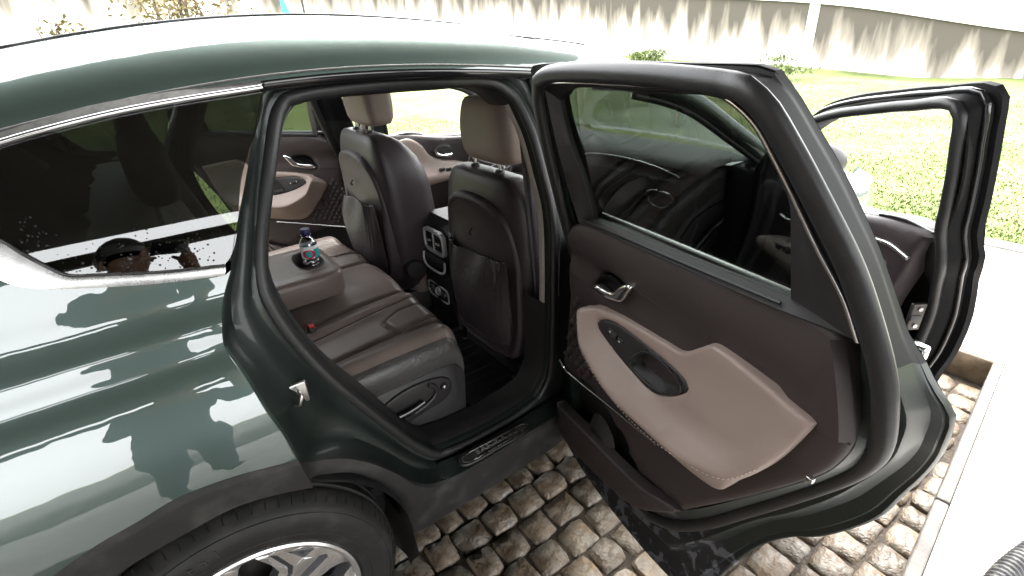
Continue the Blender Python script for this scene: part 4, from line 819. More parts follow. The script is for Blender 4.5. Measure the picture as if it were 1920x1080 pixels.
    B().grid(np.stack([cr(pr, 14), cr([(x, y+.02, z-.05) for x, y, z in pr], 14)], 1)).build('bottle_corral', 'plastic', d, 60, sy)
    B().tube(cr([(x, y+.004, z) for x, y, z in O['T_chrome']], 40), np.linspace(.0038, .0028, 40), n=8).build('chrome_strip', 'chrome', d, 60, sy)
    # padded armrest with a ledge along its stitching
    stx = sorted((p[0], p[2]) for p in O['T_stitch']); zs = herm(stx)
    def ah(x, z):
        s = float(zs(min(max(x, stx[0][0]), stx[-1][0]))); k = min(1, max(0, (x-.24)/.12))*min(1, max(0, (.93-x)/.10))
        dz = z-s
        ss = lambda t: (lambda q: q*q*(3-2*q))(min(1, max(0, t)))
        k = ss((x-.20)/.28)*ss((.95-x)/.14)
        e = 1-.72*ss(dz/.065)-.28*ss((dz-.05)/.13) if dz > 0 else max(0, 1+dz/.085)
        return float(Yt(z))+.016+.066*k*e
    sw = [tuple(q) for q in cr(xz(O['T_switch']), 50, True)]
    sl = cr([(x, z) for x, y, z in O['T_stitch']], 60)
    ar = relief('armrest', arm, ah, 'door_beige', d, [sw], extra=[(p_[0], p_[1]+q_) for q_ in (-.012, -.005, 0, .006, .014) for p_ in sl], rnd=.009, step=.022, skirt=.03, sy=sy, smooth=60)
    st = cr([(x, ah(x, z-.008)+.0012, z-.008) for x, y, z in O['T_stitch']], 120)
    b = B()
    for i in range(0, 118, 2): b.tube([st[i], st[i]*.25+st[i+1]*.75], .0012, n=4)
    b.build('stitching', 'stitch', d, 0, sy)['kind'] = 'stuff'
    cup = [tuple(q) for q in cr(xz(O['T_cup']), 30, True)]
    relief('switch_panel', sw, lambda x, z: ah(x, z)-.003-.045*min(1, (dseg(np.array((x, z)), cup)/.014))*(1 if inpoly((x, z), cup) else 0), 'plastic', d, rnd=.003, step=.010, skirt=.02, sy=sy, smooth=35)
    B().tube([(x, ah(x, z)-.001, z) for x, z in cup], .0028, closed=True, n=6).build('pull_cup_rim', 'plastic', d, 60, sy)
    for i, (x, y, z) in enumerate(O['T_buttons']):
        bb = B(); yy_ = ah(x, z); bb.box((x-.010, yy_-.006, z-.006), (x+.010, yy_+.001+.003*(i == 1), z+.006), .002); bb.build('window_switch', 'plastic', d, 40, sy)
        if i != 1: B().lathe([(.0001, .0), (.0028, .0)], (x, yy_+.0014, z), 'y', 10).build('switch_mark', 'white_mark', d, 0, sy)
    # quilted insert ahead of the armrest
    q = B(); qo = [(1.02, .76), (.985, .93), (.945, 1.0), (.90, .955), (.86, .90), (.80, .82), (.73, .755), (.68, .735), (.80, .727), (.93, .71), (1.02, .72)]
    V = []; F = []; s = .030
    for i in range(-2, 26):
        for jj in range(-2, 26):
            cx = .62+i*s+(jj % 2)*s/2; cz = .70+jj*s*.72
            if inpoly((cx, cz), qo) and dseg(np.array((cx, cz)), qo) > .008 and not inpoly((cx, cz), arm) and dseg(np.array((cx, cz)), arm) > .012:
                k = len(V); h_ = s*.52; y0 = float(Yt(cz))+.0015
                V += [(cx-h_, y0, cz), (cx, y0, cz-h_*.98), (cx+h_, y0, cz), (cx, y0, cz+h_*.98), (cx+.002, y0+.0085, cz+.003)]
                F += [(k, k+1, k+4), (k+1, k+2, k+4), (k+2, k+3, k+4), (k+3, k, k+4)]
    mk('quilted_insert', V, F, 'door_trim', d, 0, sy)
    return d
rear_door(1, 1.385792); rear_door(-1, R(38))
HX2 = 2.18152
def front_door(sy, th):
    top = xz(O['F_top']); rear = xz(O['F_rear'])
    ol = [(2.02, 1.25), (1.93, 1.30)]+top+rear[1:]+[(1.262, .55), (1.262, .30), (1.28, .262), (1.7, .25), (2.12, .26), (2.15, .30), (2.17, .6), (2.18, .95), (2.19, 1.12), (2.10, 1.20)]
    oc = [tuple(q) for q in cr(ol, 150, True)]
    win = [(1.96, 1.135), (1.90, 1.235), (1.82, 1.30)]+xz(O['F_window'])+[(1.75, 1.115)]
    wc = [tuple(q) for q in cr(win, 70, True)]
    loop = lambda L, dd: np.array([(x, float(Yb(z))+dd, z) for x, z in L])
    c = np.array([1.68, .85]); inn = lambda L, k: [tuple(np.array(q)+(lambda v: v/np.linalg.norm(v)*k)(c-np.array(q))) for q in L]
    d = B().grid(np.array([loop(oc, 0), loop(inn(oc, .004), .012), loop(inn(oc, .022), .016), loop(inn(oc, .03), .04), loop(inn(oc, .05), .06)]), cv=True).build('front_door', 'sash', car, 40, sy)
    hinge(d, sy, th, HX2, HY)
    relief('outer_skin', oc[::2], lambda x, z: float(Yb(z))-.001, 'paint', d, [wc[::2]], step=.07, sy=sy)
    wmid = np.mean(wc, 0); wo = [tuple(wmid+(np.array(q)-wmid)*np.array([1.03, 1.05])) for q in wc]
    relief('inner_panel', inn(oc, .05), lambda x, z: float(Yb(z))+.06, 'sash_black', d, [wo[::2]], step=.06, sy=sy)
    a, e = loop(wo, .06), loop(wc, .05); B().grid(np.array([a, a*.5+e*.5+np.array([0, .006, 0]), e, loop(wc, .0)]), cv=True).build('window_frame', 'plastic', d, 40, sy)
    B().tube(loop(wc, .056)[2:52], .004, n=6).build('frame_strip', 'sash_black', d, 60, sy)
    B().tube(loop(inn(oc, .052), .066), .013, closed=True, n=10).build('door_seal', 'rubber', d, 60, sy)
    B().tube(loop(inn(oc, .02), .03)[:64], .006, n=8).build('frame_bead', 'sash_black', d, 60, sy)
    bar = cr([(1.80, float(Yb(1.31))+.04, 1.315), (1.745, float(Yb(1.1))+.05, 1.115)], 6)
    B().tube(bar, .012, n=8).build('quarter_bar', 'sash_black', d, 60, sy)
    qp = [(1.96, 1.13), (1.90, 1.235), (1.80, 1.315), (1.745, 1.115)]; gp = relief('quarter_pane', qp, lambda x, z: float(Yb(z))+.03, 'glass_clear', d, step=.05, sy=sy, pane=.004)
    # trim
    te = xz(O['F_trimedge']); tr = [(1.23, 1.16), (1.262, 1.14), (1.29, 1.075), (1.335, .93), (1.345, .80), (1.36, .60), (1.45, .45), (2.05, .45), (2.1, .8), (2.08, 1.06), (2.0, 1.11), (1.8, 1.10), (1.55, 1.125), (1.37, 1.162), (1.26, 1.172)]
    trc = [tuple(q) for q in cr(tr, 70, True)]
    yt = lambda x, z: float(Yt(z))
    relief('trim_panel', trc, lambda x, z: yt(x, z)+.012*math.exp(-((z-1.12)/.05)**2), 'shell' if sy > 0 else 'door_trim', d, rnd=.02, step=.04, skirt=.04, sy=sy, smooth=50)
    if sy > 0: B().tube(cr([(1.29, yt(0, 1.09)+.008, 1.087), (1.36, yt(0, 1.08)+.012, 1.10), (1.5, yt(0, 1.05)+.012, 1.075), (1.7, yt(0, 1.05)+.012, 1.04)], 24), .006, n=8).build('trim_strip', 'satin', d, 60, sy)
    arm = [(1.36, 1.045), (1.45, 1.055), (1.56, 1.03), (1.62, .985), (1.72, .955), (1.86, .935), (1.93, .90), (1.90, .865), (1.75, .845), (1.55, .84), (1.43, .80), (1.385, .85), (1.36, .95)]
    if sy < 0: arm = [(1.25, 1.12), (1.34, 1.145), (1.42, 1.10), (1.47, 1.03), (1.55, .99), (1.66, .965), (1.72, .935), (1.70, .90), (1.6, .875), (1.45, .86), (1.30, .82), (1.25, .9)]
    ac = [tuple(q) for q in cr(arm, 60, True)]
    zc = .90
    relief('armrest', ac, lambda x, z: yt(x, z)+.02+.05*math.exp(-((z-zc)/.05)**2)*min(1, max(0, (x-1.25)/.1)), 'door_beige', d, rnd=.016, step=.025, skirt=.03, sy=sy, smooth=60)
    bx_ = 1.5 if sy < 0 else 1.62
    b = B()
    for i in range(4): b.box((bx_+i*.045, yt(0, .94)+.05, .935-.006*i), (bx_+.035+i*.045, yt(0, .94)+.062, .955-.006*i), .004)
    b.build('window_switches', 'plastic', d, 40, sy)
    hx_ = 1.56 if sy < 0 else 1.8
    bw = [tuple(q) for q in cr([(hx_-.06, 1.045), (hx_-.03, 1.075), (hx_+.05, 1.065), (hx_+.07, 1.03), (hx_+.0, 1.015)], 24, True)]
    relief('handle_bowl', bw, lambda x, z: yt(x, z)+.008, 'plastic', d, rnd=.006, step=.03, sy=sy)
    B().tube(cr([(hx_-.06, yt(0, 1)+.02, 1.06), (hx_-.045, yt(0, 1)+.022, 1.03), (hx_, yt(0, 1)+.025, 1.015), (hx_+.05, yt(0, 1)+.022, 1.015)], 14), .009, n=10).build('inner_handle', 'chrome', d, 60, sy)
    B().box((1.262, -.848, .885), (1.275, -.81, .965), .004).build('latch_plate', 'dark_metal', d, 40, sy)
    for zz_ in (.95, .90): B().lathe([(.0001, -.003), (.006, -.003), (.006, 0)], (1.2615, -.83, zz_), 'x', 10).build('latch_bolt', 'steel', d, 40, sy)
    B().box((1.259, -.838, .915), (1.268, -.81, .932), .002).build('latch_slot', 'rubber', d, 40, sy)
    # mirror
    if True:
        mb = B(); G = []
        for t in np.linspace(0, 1, 9):
            s = math.sin(math.pi*(.12+.80*t))**.6
            G.append([(2.10+.09*s*math.cos(q)*(.6 if math.cos(q) < 0 else 1), -.96-.20*t+.04, 1.13+.08*s*math.sin(q)) for q in np.linspace(0, 2*math.pi, 20, endpoint=False)])
        mb.ring_caps(np.array(G)); mb.build('mirror_housing', 'plastic', d, 60, sy)
        B().tube([(2.05, -.84, 1.08), (2.06, -.95, 1.09)], .025, n=8).build('mirror_arm', 'plastic', d, 60, sy)
    return d
front_door(1, .981705); front_door(-1, 0.0)
# ================================================================ seats
def sring(cx, cy, z, hx, hy, p=2.6, n=36, rot=0):
    o = []
    for q in np.linspace(0, 2*math.pi, n, endpoint=False):
        c, s = math.cos(q), math.sin(q); o.append((cx+hx*math.copysign(abs(c)**(2/p), c), cy+hy*math.copysign(abs(s)**(2/p), s), z))
    return np.array(o)
def front_seat(x0, y0, dz):
    st = empty('front_seat', (0, 0, 0)); st.parent = car
    # backrest: rows of rounded sections, rear face close to x0
    secs = [(.46, .12, .17, .04), (.49, .125, .20, .03), (.56, .13, .235, .02), (.70, .135, .252, .008), (.85, .14, .260, .0), (.98, .135, .260, -.002), (1.05, .125, .254, -.002), (1.10, .112, .242, 0), (1.14, .095, .226, .003), (1.17, .078, .208, .008), (1.19, .060, .188, .014), (1.202, .040, .165, .022), (1.206, .01, .13, .035)]
    G = np.array([sring(x0+off+hx, y0, z+dz, hx, hy*1.07, 4.2, 48) for z, hx, hy, off in secs])
    back = B().ring_caps(G).build('backrest', 'leather_dark', st, 70)
    # hard shell on the back with a raised rim
    ol = [(y0-.185, .50), (y0-.222, .60), (y0-.232, .80), (y0-.222, .95), (y0-.185, 1.06), (y0-.12, 1.11), (y0, 1.128), (y0+.12, 1.11), (y0+.185, 1.06), (y0+.222, .95), (y0+.232, .80), (y0+.222, .60), (y0+.185, .50), (y0, .485)]
    rg = cr(ol, 90, True); cc = np.array([y0, .80]); rg = cc+(rg-cc)*np.array([1.06, 1.0])
    def shell_x(y, z): return x0-.017+.05*((y-y0)/.25)**4-.012*math.exp(-((z-.75)/.2)**2)+(.02 if z < .5 else 0)
    rows = []
    for k, dx in ((1.015, .05), (1.0, .012), (.985, -.004), (.955, -.008), (.925, -.003), (.90, .004), (.6, .004), (.25, .004), (.02, .004)):
        rows.append([(shell_x(p[0], p[1])+dx, p[0], p[1]+dz) for p in (cc+(rg-cc)*k)])
    B().grid(np.array(rows), cv=True).build('back_shell', 'shell', st, 60)
    # gathered map pocket
    n = 60; m_ = 26; G = []
    for i in range(n):
        u = i/(n-1)*2-1; col = []
        top = .905+.012*u*u+.004*math.sin(u*9)
        for j in range(m_):
            v = j/(m_-1); z = .565+(top-.565)*v; hw = .196+.008*math.sin(v*3)
            y = y0+u*hw; gath = math.exp(-((abs(u)-.72)/.16)**2)*v**2
            x = shell_x(y, z)-.004-.030*(1-abs(u)**4)*math.sin(math.pi*min(1, .15+.78*v))**.8-gath*.009*math.sin(u*62)-.006*math.sin(7*u+5*v)*v*(1-abs(u)**6)-.009*math.sin(3.2*u-4*v+y0*7)*v
            col.append((x, y, z+dz+gath*.004*math.sin(u*55)))
        G.append(col)
    G = np.array(G); pk_ = B().grid(G).build('map_pocket', 'pocket_cloth', st, 80)
    B().tube(G[:, -1]+np.array([-.001, 0, .001]), .0035, n=6).build('pocket_hem', 'leather_dark', st, 60)
    B().tube(np.vstack([G[0], G[1:, 0], G[-1][1:]][:1]+[G[0][::-1][:0]]) if False else cr([G[0, -1], G[0, 12], G[0, 2], G[8, 0], G[30, 0], G[51, 0], G[-1, 2], G[-1, 12], G[-1, -1]], 60), .0025, n=6).build('pocket_piping', 'shell', st, 60)
    B().tube(cr([(shell_x(y0-.03, 1.0)-.006, y0-.005, 1.0+dz), (shell_x(y0, 1)-.02, y0-.008, .985+dz), (shell_x(y0, 1)-.012, y0-.011, .978+dz)], 8), .005, n=6).build('bag_hook', 'plastic', st, 60)
    # headrest and its two posts
    hz = 1.235+dz; hs_ = [(0, .040, .115, .026), (.006, .056, .136, .018), (.03, .067, .148, .008), (.08, .073, .151, 0), (.13, .073, .147, -.001), (.17, .068, .139, .003), (.197, .058, .128, .008), (.212, .042, .110, .014), (.218, .016, .08, .022)]
    G = np.array([sring(x0+.033+off+hx, y0, hz+z, hx, hy*1.07, 3.8) for k, (z, hx, hy, off) in enumerate(hs_)])
    B().ring_caps(G).build('headrest', 'leather_taupe', st, 75)
    for s in (1, -1):
        B().tube([(x0+.065, y0+s*.08, 1.18+dz), (x0+.07, y0+s*.08, hz+.02)], .0065, n=10).build('headrest_post', 'chrome', st, 60)
        B().lathe([(.018, 0), (.018, .006), (.014, .012), (.007, .013)], (x0+.066, y0+s*.08, 1.203+dz), 'z', 14).build('post_collar', 'plastic', st, 40)
    # cushion and base
    cs = []
    for t, zz_, hw in ((0, .44, .24), (.06, .50, .255), (.10, .56, .26), (.13, .60, .25), (.14, .615, .20)): cs.append(sring(x0+.36, y0, zz_+dz, .27-.04*t, hw, 4))
    B().ring_caps(np.array(cs)).build('cushion', 'leather_brown', st, 60)
    B().box((x0+.02, y0-.20, .405), (x0+.55, y0+.20, .45+max(0, dz)), .01).build('seat_base', 'plastic', st, 40)
    for s in (1, -1): B().box((x0+.0, y0+s*.19-.012, .399), (x0+.62, y0+s*.19+.012, .415), .003).build('seat_rail', 'dark_metal', st, 40)
    for s in (1, -1): B().lathe([(.001, -.02), (.04, -.018), (.046, -.008), (.046, .02)], (0, 0, 0), 'y', 24).build('recliner_cover', 'plastic', st, 50).matrix_basis = Matrix.Translation((x0+.10, y0+s*.262*1.0, .60+dz)) @ Matrix.Rotation(0 if s < 0 else math.pi, 4, 'Z')
    return st
front_seat(1.045, -.385, .0); front_seat(.885, .375, .075)
# ---- rear bench
rs = empty('rear_seat', (.3, 0, .4)); rs.parent = car; rs.matrix_parent_inverse = Matrix()
def P_(o): o.parent = rs; o.matrix_parent_inverse = Matrix.Translation((-.3, 0, -.4)); return o
def cush_h(x, y):
    h = .728+.012*math.sin(min(1, max(0, (x-.3)/.45))*math.pi*.55)
    ay = abs(y)
    h += .026*math.exp(-((ay-.575)/.05)**2)                 # outer bolster
    h -= .020*math.exp(-((ay-.50+.10*(x-.4))/.012)**2)*.6   # groove beside the bolster
    h += .022*math.exp(-((ay-.30+.10*(x-.45))/.05)**2)      # inner bolster
    h -= .012*math.exp(-((ay-.335+.15*(x-.42))/.008)**2)
    h -= .022*math.exp(-((ay-.205+.05*(x-.5))/.010)**2)     # valley to the middle seat
    h += .026*math.exp(-(y/.15)**4)*1.0
    if .30 < ay < .54 and .59 < x < .84:                     # thigh pad
        d = dseg(np.array((x, ay)), [(.622, .385), (.632, .47), (.66, .495), (.86, .505), (.86, .335), (.70, .34)]); ins = inpoly((x, ay), [(.622, .385), (.632, .47), (.66, .495), (.86, .505), (.86, .335), (.70, .34)])
        h += .010*math.sin(min(1, d/.022)*math.pi/2)-.006*math.exp(-(d/.005)**2) if ins else -.006*math.exp(-(d/.005)**2)
    return h
ys_ = np.linspace(-.615, .615, 260); xs_ = np.concatenate([np.linspace(.16, .768, 116), .768+.055*np.sin(np.linspace(.05, 1, 20)*math.pi/2)])
G = []
for x in xs_:
    row = []
    for y in ys_:
        xx = min(x, .735); h = cush_h(x, y)
        if x > .768: q = min(1, (x-.768)/.055); h -= .075*(1-math.sqrt(max(0, 1-q*q)))
        row.append((x-.03*(abs(y)/.62)**6*(1 if x > .7 else 0), y, h-.012*max(0, (abs(y)-.58)/.035)**2))
    G.append(row)
G = np.array(G); fr = [[(p[0]-.002, p[1], p[2]-.06) for p in G[-1]], [(p[0]-.03, p[1], .47) for p in G[-1]]]
P_(B().grid(np.concatenate([G, np.array(fr)])).build('cushion', 'leather_brown', None, 70))
for s in (1, -1):      # grey leather sides and hard side shields
    E0 = G[:, 0]*np.array([1, s, 1]); rows = [E0+np.array([0, -.002*s, .001])]
    for dy, dz in ((-.012, -.006), (-.022, -.022), (-.026, -.045), (-.024, -.075), (-.018, -.10)): rows.append(E0+np.array([0, dy*s, dz]))
    for r in rows[1:]: r[:, 2] += .004*np.sin(r[:, 0]*60)*np.exp(-((r[:, 0]-.55)/.2)**2)*0
    P_(B().grid(np.array(rows)).build('side_bolster', 'leather_grey', None, 70))
    sh = [(E0[i, 0], E0[i, 1]-.020*s, E0[i, 2]-.095) for i in range(0, len(E0), 4)]+[tuple(E0[-1]+np.array([-.004, -.016*s, -.095]))]
    sh = np.array(sh); lo_ = sh.copy(); lo_[:, 2] = .425; lo_[:, 1] -= .012*s; lo_[:, 0] -= np.where(sh[:, 0] > .7, .012, 0); hi_ = sh.copy(); hi_[:, 1] -= .006*s; hi_[:, 2] -= .008
    P_(B().grid(np.array([sh, hi_, lo_])).build('side_shield', 'plastic', None, 40))
    if s > 0: pass
for s in (1, -1):      # sewn seams
    for fx in (lambda x: .205-.05*(x-.5), lambda x: .335-.15*(x-.42), lambda x: .50-.10*(x-.4)):
        ln = [(x, s*fx(x), cush_h(x, fx(x))+.0008-(.075*(1-math.sqrt(max(0, 1-((x-.768)/.055)**2))) if x > .768 else 0)) for x in np.linspace(.3, .80 if fx(0) < .4 else .62, 40)]
        P_(B().tube(ln, .0016, n=5).build('seam', 'leather_dark', None, 60))
# recline lever in its dished plate
pl_ = [(.43, .555), (.50, .61), (.60, .632), (.715, .612), (.735, .58), (.72, .535), (.64, .512), (.56, .50), (.50, .488), (.45, .50)]
pl_c = [tuple(q) for q in cr(pl_, 60, True)]
P_(relief('lever_plate', pl_c, lambda x, z: -.652, 'plastic', None, rnd=.006, step=.03, skirt=-.01, inward=-1, smooth=40))
P_(B().tube(cr([(.475, -.664, .555), (.52, -.668, .553), (.58, -.668, .557), (.62, -.668, .567)], 14), np.linspace(.012, .008, 14), n=10, flat=(1.25, .8)).build('recline_lever', 'sash_black', None, 60))
P_(B().tube(cr([(.585, -.660, .532), (.64, -.660, .548), (.672, -.660, .575), (.665, -.660, .605), (.645, -.660, .618)], 20), .006, n=8, flat=(1.2, .7)).build('lever_recess_rim', 'plastic', None, 60))
P_(B().lathe([(.001, -.004), (.010, -.004), (.012, 0), (.012, .01)], (.700, -.658, .585), 'y', 20).build('slide_button', 'plastic', None, 40))
P_(B().add([(.695, -.6635, .590), (.7, -.6635, .580), (.705, -.6635, .590), (.702, -.6635, .593), (.70, -.6635, .591), (.698, -.6635, .593)], [(0, 1, 2, 3, 4, 5)]).build('button_mark', 'white_mark', None, 0))
# backrest leaning back, with dark outer bolsters
def back_x(z): return .285-.30*(z-.72)
G = []
for z in np.linspace(.70, 1.27, 24):
    row = []
    for y in np.linspace(-.60, .60, 70):
        e = .015*math.exp(-((abs(y)-.55)/.05)**2)-.012*math.exp(-((abs(y)-.20)/.012)**2)+.01*math.exp(-((abs(y)-.30)/.05)**2)
        row.append((back_x(z)+e-(.05*max(0, (z-1.2)/.07)**2), y, z))
    G.append(row)
G = np.array(G); P_(B().grid(np.concatenate([G, (G[-1]+np.array([-.12, 0, -.01]))[None], (G[0]+np.array([-.14, 0, 0]))[None]])).build('backrest', 'leather_brown', None, 70))
for s in (1, -1):
    bo = []
    for t in np.linspace(0, 1, 16):
        z = .72+.55*t; k = math.sin(math.pi*min(1, .08+1.2*t if t < .35 else .5))**.5; bo.append(sring(back_x(z)-.02, s*.635, z, .088*k, .058*k, 2.6, 20))
    P_(B().ring_caps(np.array(bo)).build('side_bolster', 'leather_dark', None, 70))
for y0 in (-.36, .36):
    G = np.array([sring(.075+off+hx-.01, y0, 1.30+z, hx, hy, 2.8) for z, hx, hy, off in ((0, .03, .09, .02), (.01, .045, .12, .01), (.05, .052, .13, .0), (.12, .05, .125, 0), (.16, .04, .11, .008), (.175, .02, .08, .02))])
    P_(B().ring_caps(G).build('headrest', 'leather_dark', None, 70))
    for s in (1, -1): P_(B().tube([(.10, y0+s*.06, 1.24), (.105, y0+s*.06, 1.32)], .006, n=8).build('headrest_post', 'chrome', None, 60))
# fold-down armrest with an oval cup recess
oc_ = []
def rr_(cx, cy, hx, hy, z, p=5, n=64): return sring(cx, cy, z, hx, hy, p, n)
rowsA = [rr_(.385, .03, .212, .176, .785, 8), rr_(.385, .03, .217, .181, .80, 8), rr_(.385, .03, .217, .181, .858, 8), rr_(.385, .03, .214, .178, .870, 8), rr_(.385, .03, .207, .171, .877, 8), rr_(.385, .03, .196, .160, .880, 7)]
hole = rr_(.515, .04, .047, .088, .876, 2.6); rowsA += [rowsA[-1]*.5+hole*.5+np.array([0, 0, .004]), hole+(hole-hole.mean(0))*.12*np.array([1, 1, 0])+np.array([0, 0, .003])]
P_(B().grid(np.array(rowsA), cv=True).build('armrest', 'leather_brown', None, 60))
rim_ = [hole+(hole-hole.mean(0))*.13*np.array([1, 1, 0])+np.array([0, 0, .002]), hole+(hole-hole.mean(0))*.08*np.array([1, 1, 0])+np.array([0, 0, .009]), hole+np.array([0, 0, .004]), hole*np.array([1, 1, 1])+np.array([0, 0, -.055])]
P_(B().grid(np.array(rim_), cv=True).add(rim_[-1], [tuple(range(64))]).build('cup_holder', 'shell', None, 50))
P_(B().box((.392, -.302, .735), (.419, -.275, .768), .006).build('belt_buckle', 'plastic', None, 40)); P_(B().box((.396, -.299, .766), (.416, -.278, .776), .003).build('buckle_button', 'red', None, 40))
# ================================================================ console, dashboard, floor mats
co = empty('centre_console', (0, 0, 0)); co.parent = car
pr = [(1.075, .40), (1.06, .50), (1.05, .58), (1.05, .68), (1.065, .72), (1.06, .78), (1.075, .90), (1.10, .93), (1.60, .92), (1.80, .86), (1.80, .40)]
b = B(); G = np.array([[(x, y, z) for x, z in pr] for y in (-.125, -.12, -.05, .05, .12, .125)]); G[0] += np.array([.012, 0, -.008]); G[-1] += np.array([.012, 0, -.008]); b.grid(G, cv=True).add(G[0], [tuple(range(11))]).add(G[-1], [tuple(range(11))]); b.build('console_body', 'plastic', co, 35)
def rrect(cy, cz, hy, hz, x, p=5, n=40): return np.array([(x, a, c) for a, c, _ in [(cy+hy*math.copysign(abs(math.cos(q))**(2/p), math.cos(q)), cz+hz*math.copysign(abs(math.sin(q))**(2/p), math.sin(q)), 0) for q in np.linspace(0, 2*math.pi, n, endpoint=False)]])
vz = .825
F_ = [rrect(.0, vz, .095, .058, 1.062), rrect(.0, vz, .094, .057, 1.046), rrect(0, vz, .082, .044, 1.044), rrect(0, vz, .079, .041, 1.062)]
B().grid(np.array(F_), cv=True).build('air_vent', 'silver_trim', co, 40); B().add(rrect(0, vz, .079, .041, 1.058), [tuple(range(40))]).build('vent_back', 'rubber', co, 0)
for k in range(-3, 4): B().box((1.047, -.074, vz+k*.0105-.0012), (1.056, .074, vz+k*.0105+.0012)).build('vent_slat', 'plastic', co, 0)
B().box((1.045, -.004, vz-.043), (1.055, .004, vz+.043), .001).build('vent_divider', 'silver_trim', co, 0)
for yy_ in (-.04, .04): B().box((1.042, yy_-.016, vz-.004), (1.05, yy_+.016, vz+.004), .001).build('vent_tab', 'silver_trim', co, 0)
B().tube(cr([(1.042, .098, .755), (1.038, .098, .715), (1.036, .075, .697), (1.034, 0, .69), (1.036, -.075, .697), (1.038, -.098, .715), (1.042, -.098, .755)], 40), .0055, n=8).build('tray_rim', 'silver_trim', co, 60)
B().box((1.045, -.09, .70), (1.05, .09, .76)).build('tray_back', 'rubber', co, 0)
B().tube(rrect(0, .575, .095, .036, 1.043), .004, closed=True, n=8).build('socket_plate', 'silver_trim', co, 60)
for yy_, r_ in ((.055, .016), (0, .022), (-.055, .016)):
    B().lathe([(r_, .004), (r_, -.004), (r_*.8, -.008), (r_*.75, -.002), (.001, -.002)], (1.043, yy_, .578), 'x', 22).build('socket', 'silver_trim' if r_ > .02 else 'alloy_dark', co, 40)
da = empty('dashboard', (1.9, 0, .7)); da.parent = car
def D_(o): o.parent = da; o.matrix_parent_inverse = Matrix.Translation((-1.9, 0, -.7)); return o
def prism(pr, ys, m, nm, taper=.02):
    G = []
    for i, y in enumerate(ys):
        e = max(0, abs(y)-.60)/.14; G.append([(x+.05*e*e, y, z-.035*e*e) for x, z in pr])
    return D_(B().grid(np.array(G)).build(nm, m, None, 40))
ysd = np.linspace(-.745, .745, 40)
prism([(2.36, 1.09), (2.22, 1.135), (2.05, 1.155), (1.93, 1.15), (1.885, 1.13), (1.875, 1.115)], ysd, 'dash_top', 'dash_top')
prism([(1.875, 1.115), (1.89, 1.10), (1.885, 1.09), (1.90, 1.085)], ysd, 'plastic', 'dash_edge')
prism([(1.90, 1.085), (1.855, 1.06), (1.84, 1.01), (1.845, .96), (1.87, .93), (1.87, .90), (1.84, .86), (1.86, .74), (1.95, .62), (2.2, .58)], ysd, 'dash_top', 'glovebox_panel')
D_(B().tube(cr([(1.866, .02, 1.045), (1.868, -.12, 1.10), (1.868, -.35, 1.118), (1.868, -.55, 1.105), (1.88, -.66, 1.08)], 40), .0045, n=8).build('dash_piping', 'satin', None, 60))
D_(B().box((1.80, -.095, 1.06), (1.825, .19, 1.20), .012).build('screen', 'screen', None, 40)); D_(B().tube([(1.798, -.097, 1.065), (1.798, -.097, 1.195)], .003, n=6).build('screen_edge', 'satin', None, 60))
vr = np.array([(1.832, -.60+.075*math.copysign(abs(math.cos(q))**.7, math.cos(q))*(1 if math.sin(q) > 0 else .75), .985+.035*math.sin(q)) for q in np.linspace(0, 2*math.pi, 30, endpoint=False)])
D_(B().tube(vr, .004, closed=True, n=6).build('side_vent', 'satin', None, 60)); D_(B().add(vr+np.array([.003, 0, 0]), [tuple(range(30))]).build('vent_back', 'rubber', None, 0))
sw_ = [(1.62+.185*.35*math.sin(q), .37+.185*math.cos(q), 1.02+.185*.94*math.sin(q)) for q in np.linspace(0, 2*math.pi, 48, endpoint=False)]
D_(B().tube(sw_, .016, closed=True, n=10).tube([(1.62, .20, 1.02), (1.63, .54, 1.02)], .02, n=8).tube([(1.64, .37, 1.01), (1.84, .37, .97)], .04, n=10).build('steering_wheel', 'leather_dark', None, 60))
# rubber mats: things of their own
def rubber_mat(x0, x1, y0, y1, lab):
    o = empty('floor_mat', ((x0+x1)/2, (y0+y1)/2, .40)); tag(o, lab, 'floor mat', 'black rubber mats in the footwells'); hx, hy = (x1-x0)/2, (y1-y0)/2
    rows = [sring(0, 0, .0, hx, hy, 8, 60), sring(0, 0, .022, hx*.99, hy*.99, 8, 60), sring(0, 0, .022, hx*.965, hy*.965, 8, 60), sring(0, 0, .006, hx*.95, hy*.95, 8, 60), sring(0, 0, .006, hx*.3, hy*.3, 8, 60)]
    B().grid(np.array(rows), cv=True).add(rows[-1], [tuple(range(60))]).build('tray', 'mat_rubber', o, 40)
    for k in np.linspace(-.8, .8, 9): B().tube([(-hx*.85, hy*k, .007), (hx*.85, hy*k, .007)], .0035, n=6).build('rib', 'mat_rubber', o, 60)
rubber_mat(.80, 1.32, -.66, -.10, 'black ribbed rubber mat in the footwell behind the nearer front seat')
rubber_mat(.70, 1.28, .12, .66, 'black rubber mat in the footwell behind the farther front seat')
# ribbed step inside the sill
b = B(); b.box((.47, -.70, .405), (.80, -.655, .428), .006)
st_ = b.build('step_trim', 'plastic', car, 40)
for k in range(6): B().tube([(.49, -.695+k*.007, .429), (.79, -.695+k*.007, .429)], .0018, n=5).build('step_rib', 'rubber', st_, 60)
# seat belt down the far pillar, and on the near one
for sy, xx in ((1, 1.115), (-1, 1.09)):
    P = cr([(xx, -.60, 1.46), (xx-.01, -.64, 1.2), (xx-.015, -.69, .8), (xx-.02, -.70, .5)], 20)
    B().grid(np.stack([P+np.array([-.022, .0, 0]), P+np.array([.022, 0, 0])], 1)).build('seat_belt', 'leather_dark', car, 60, sy).modifiers.new('t', 'SOLIDIFY').thickness = .002
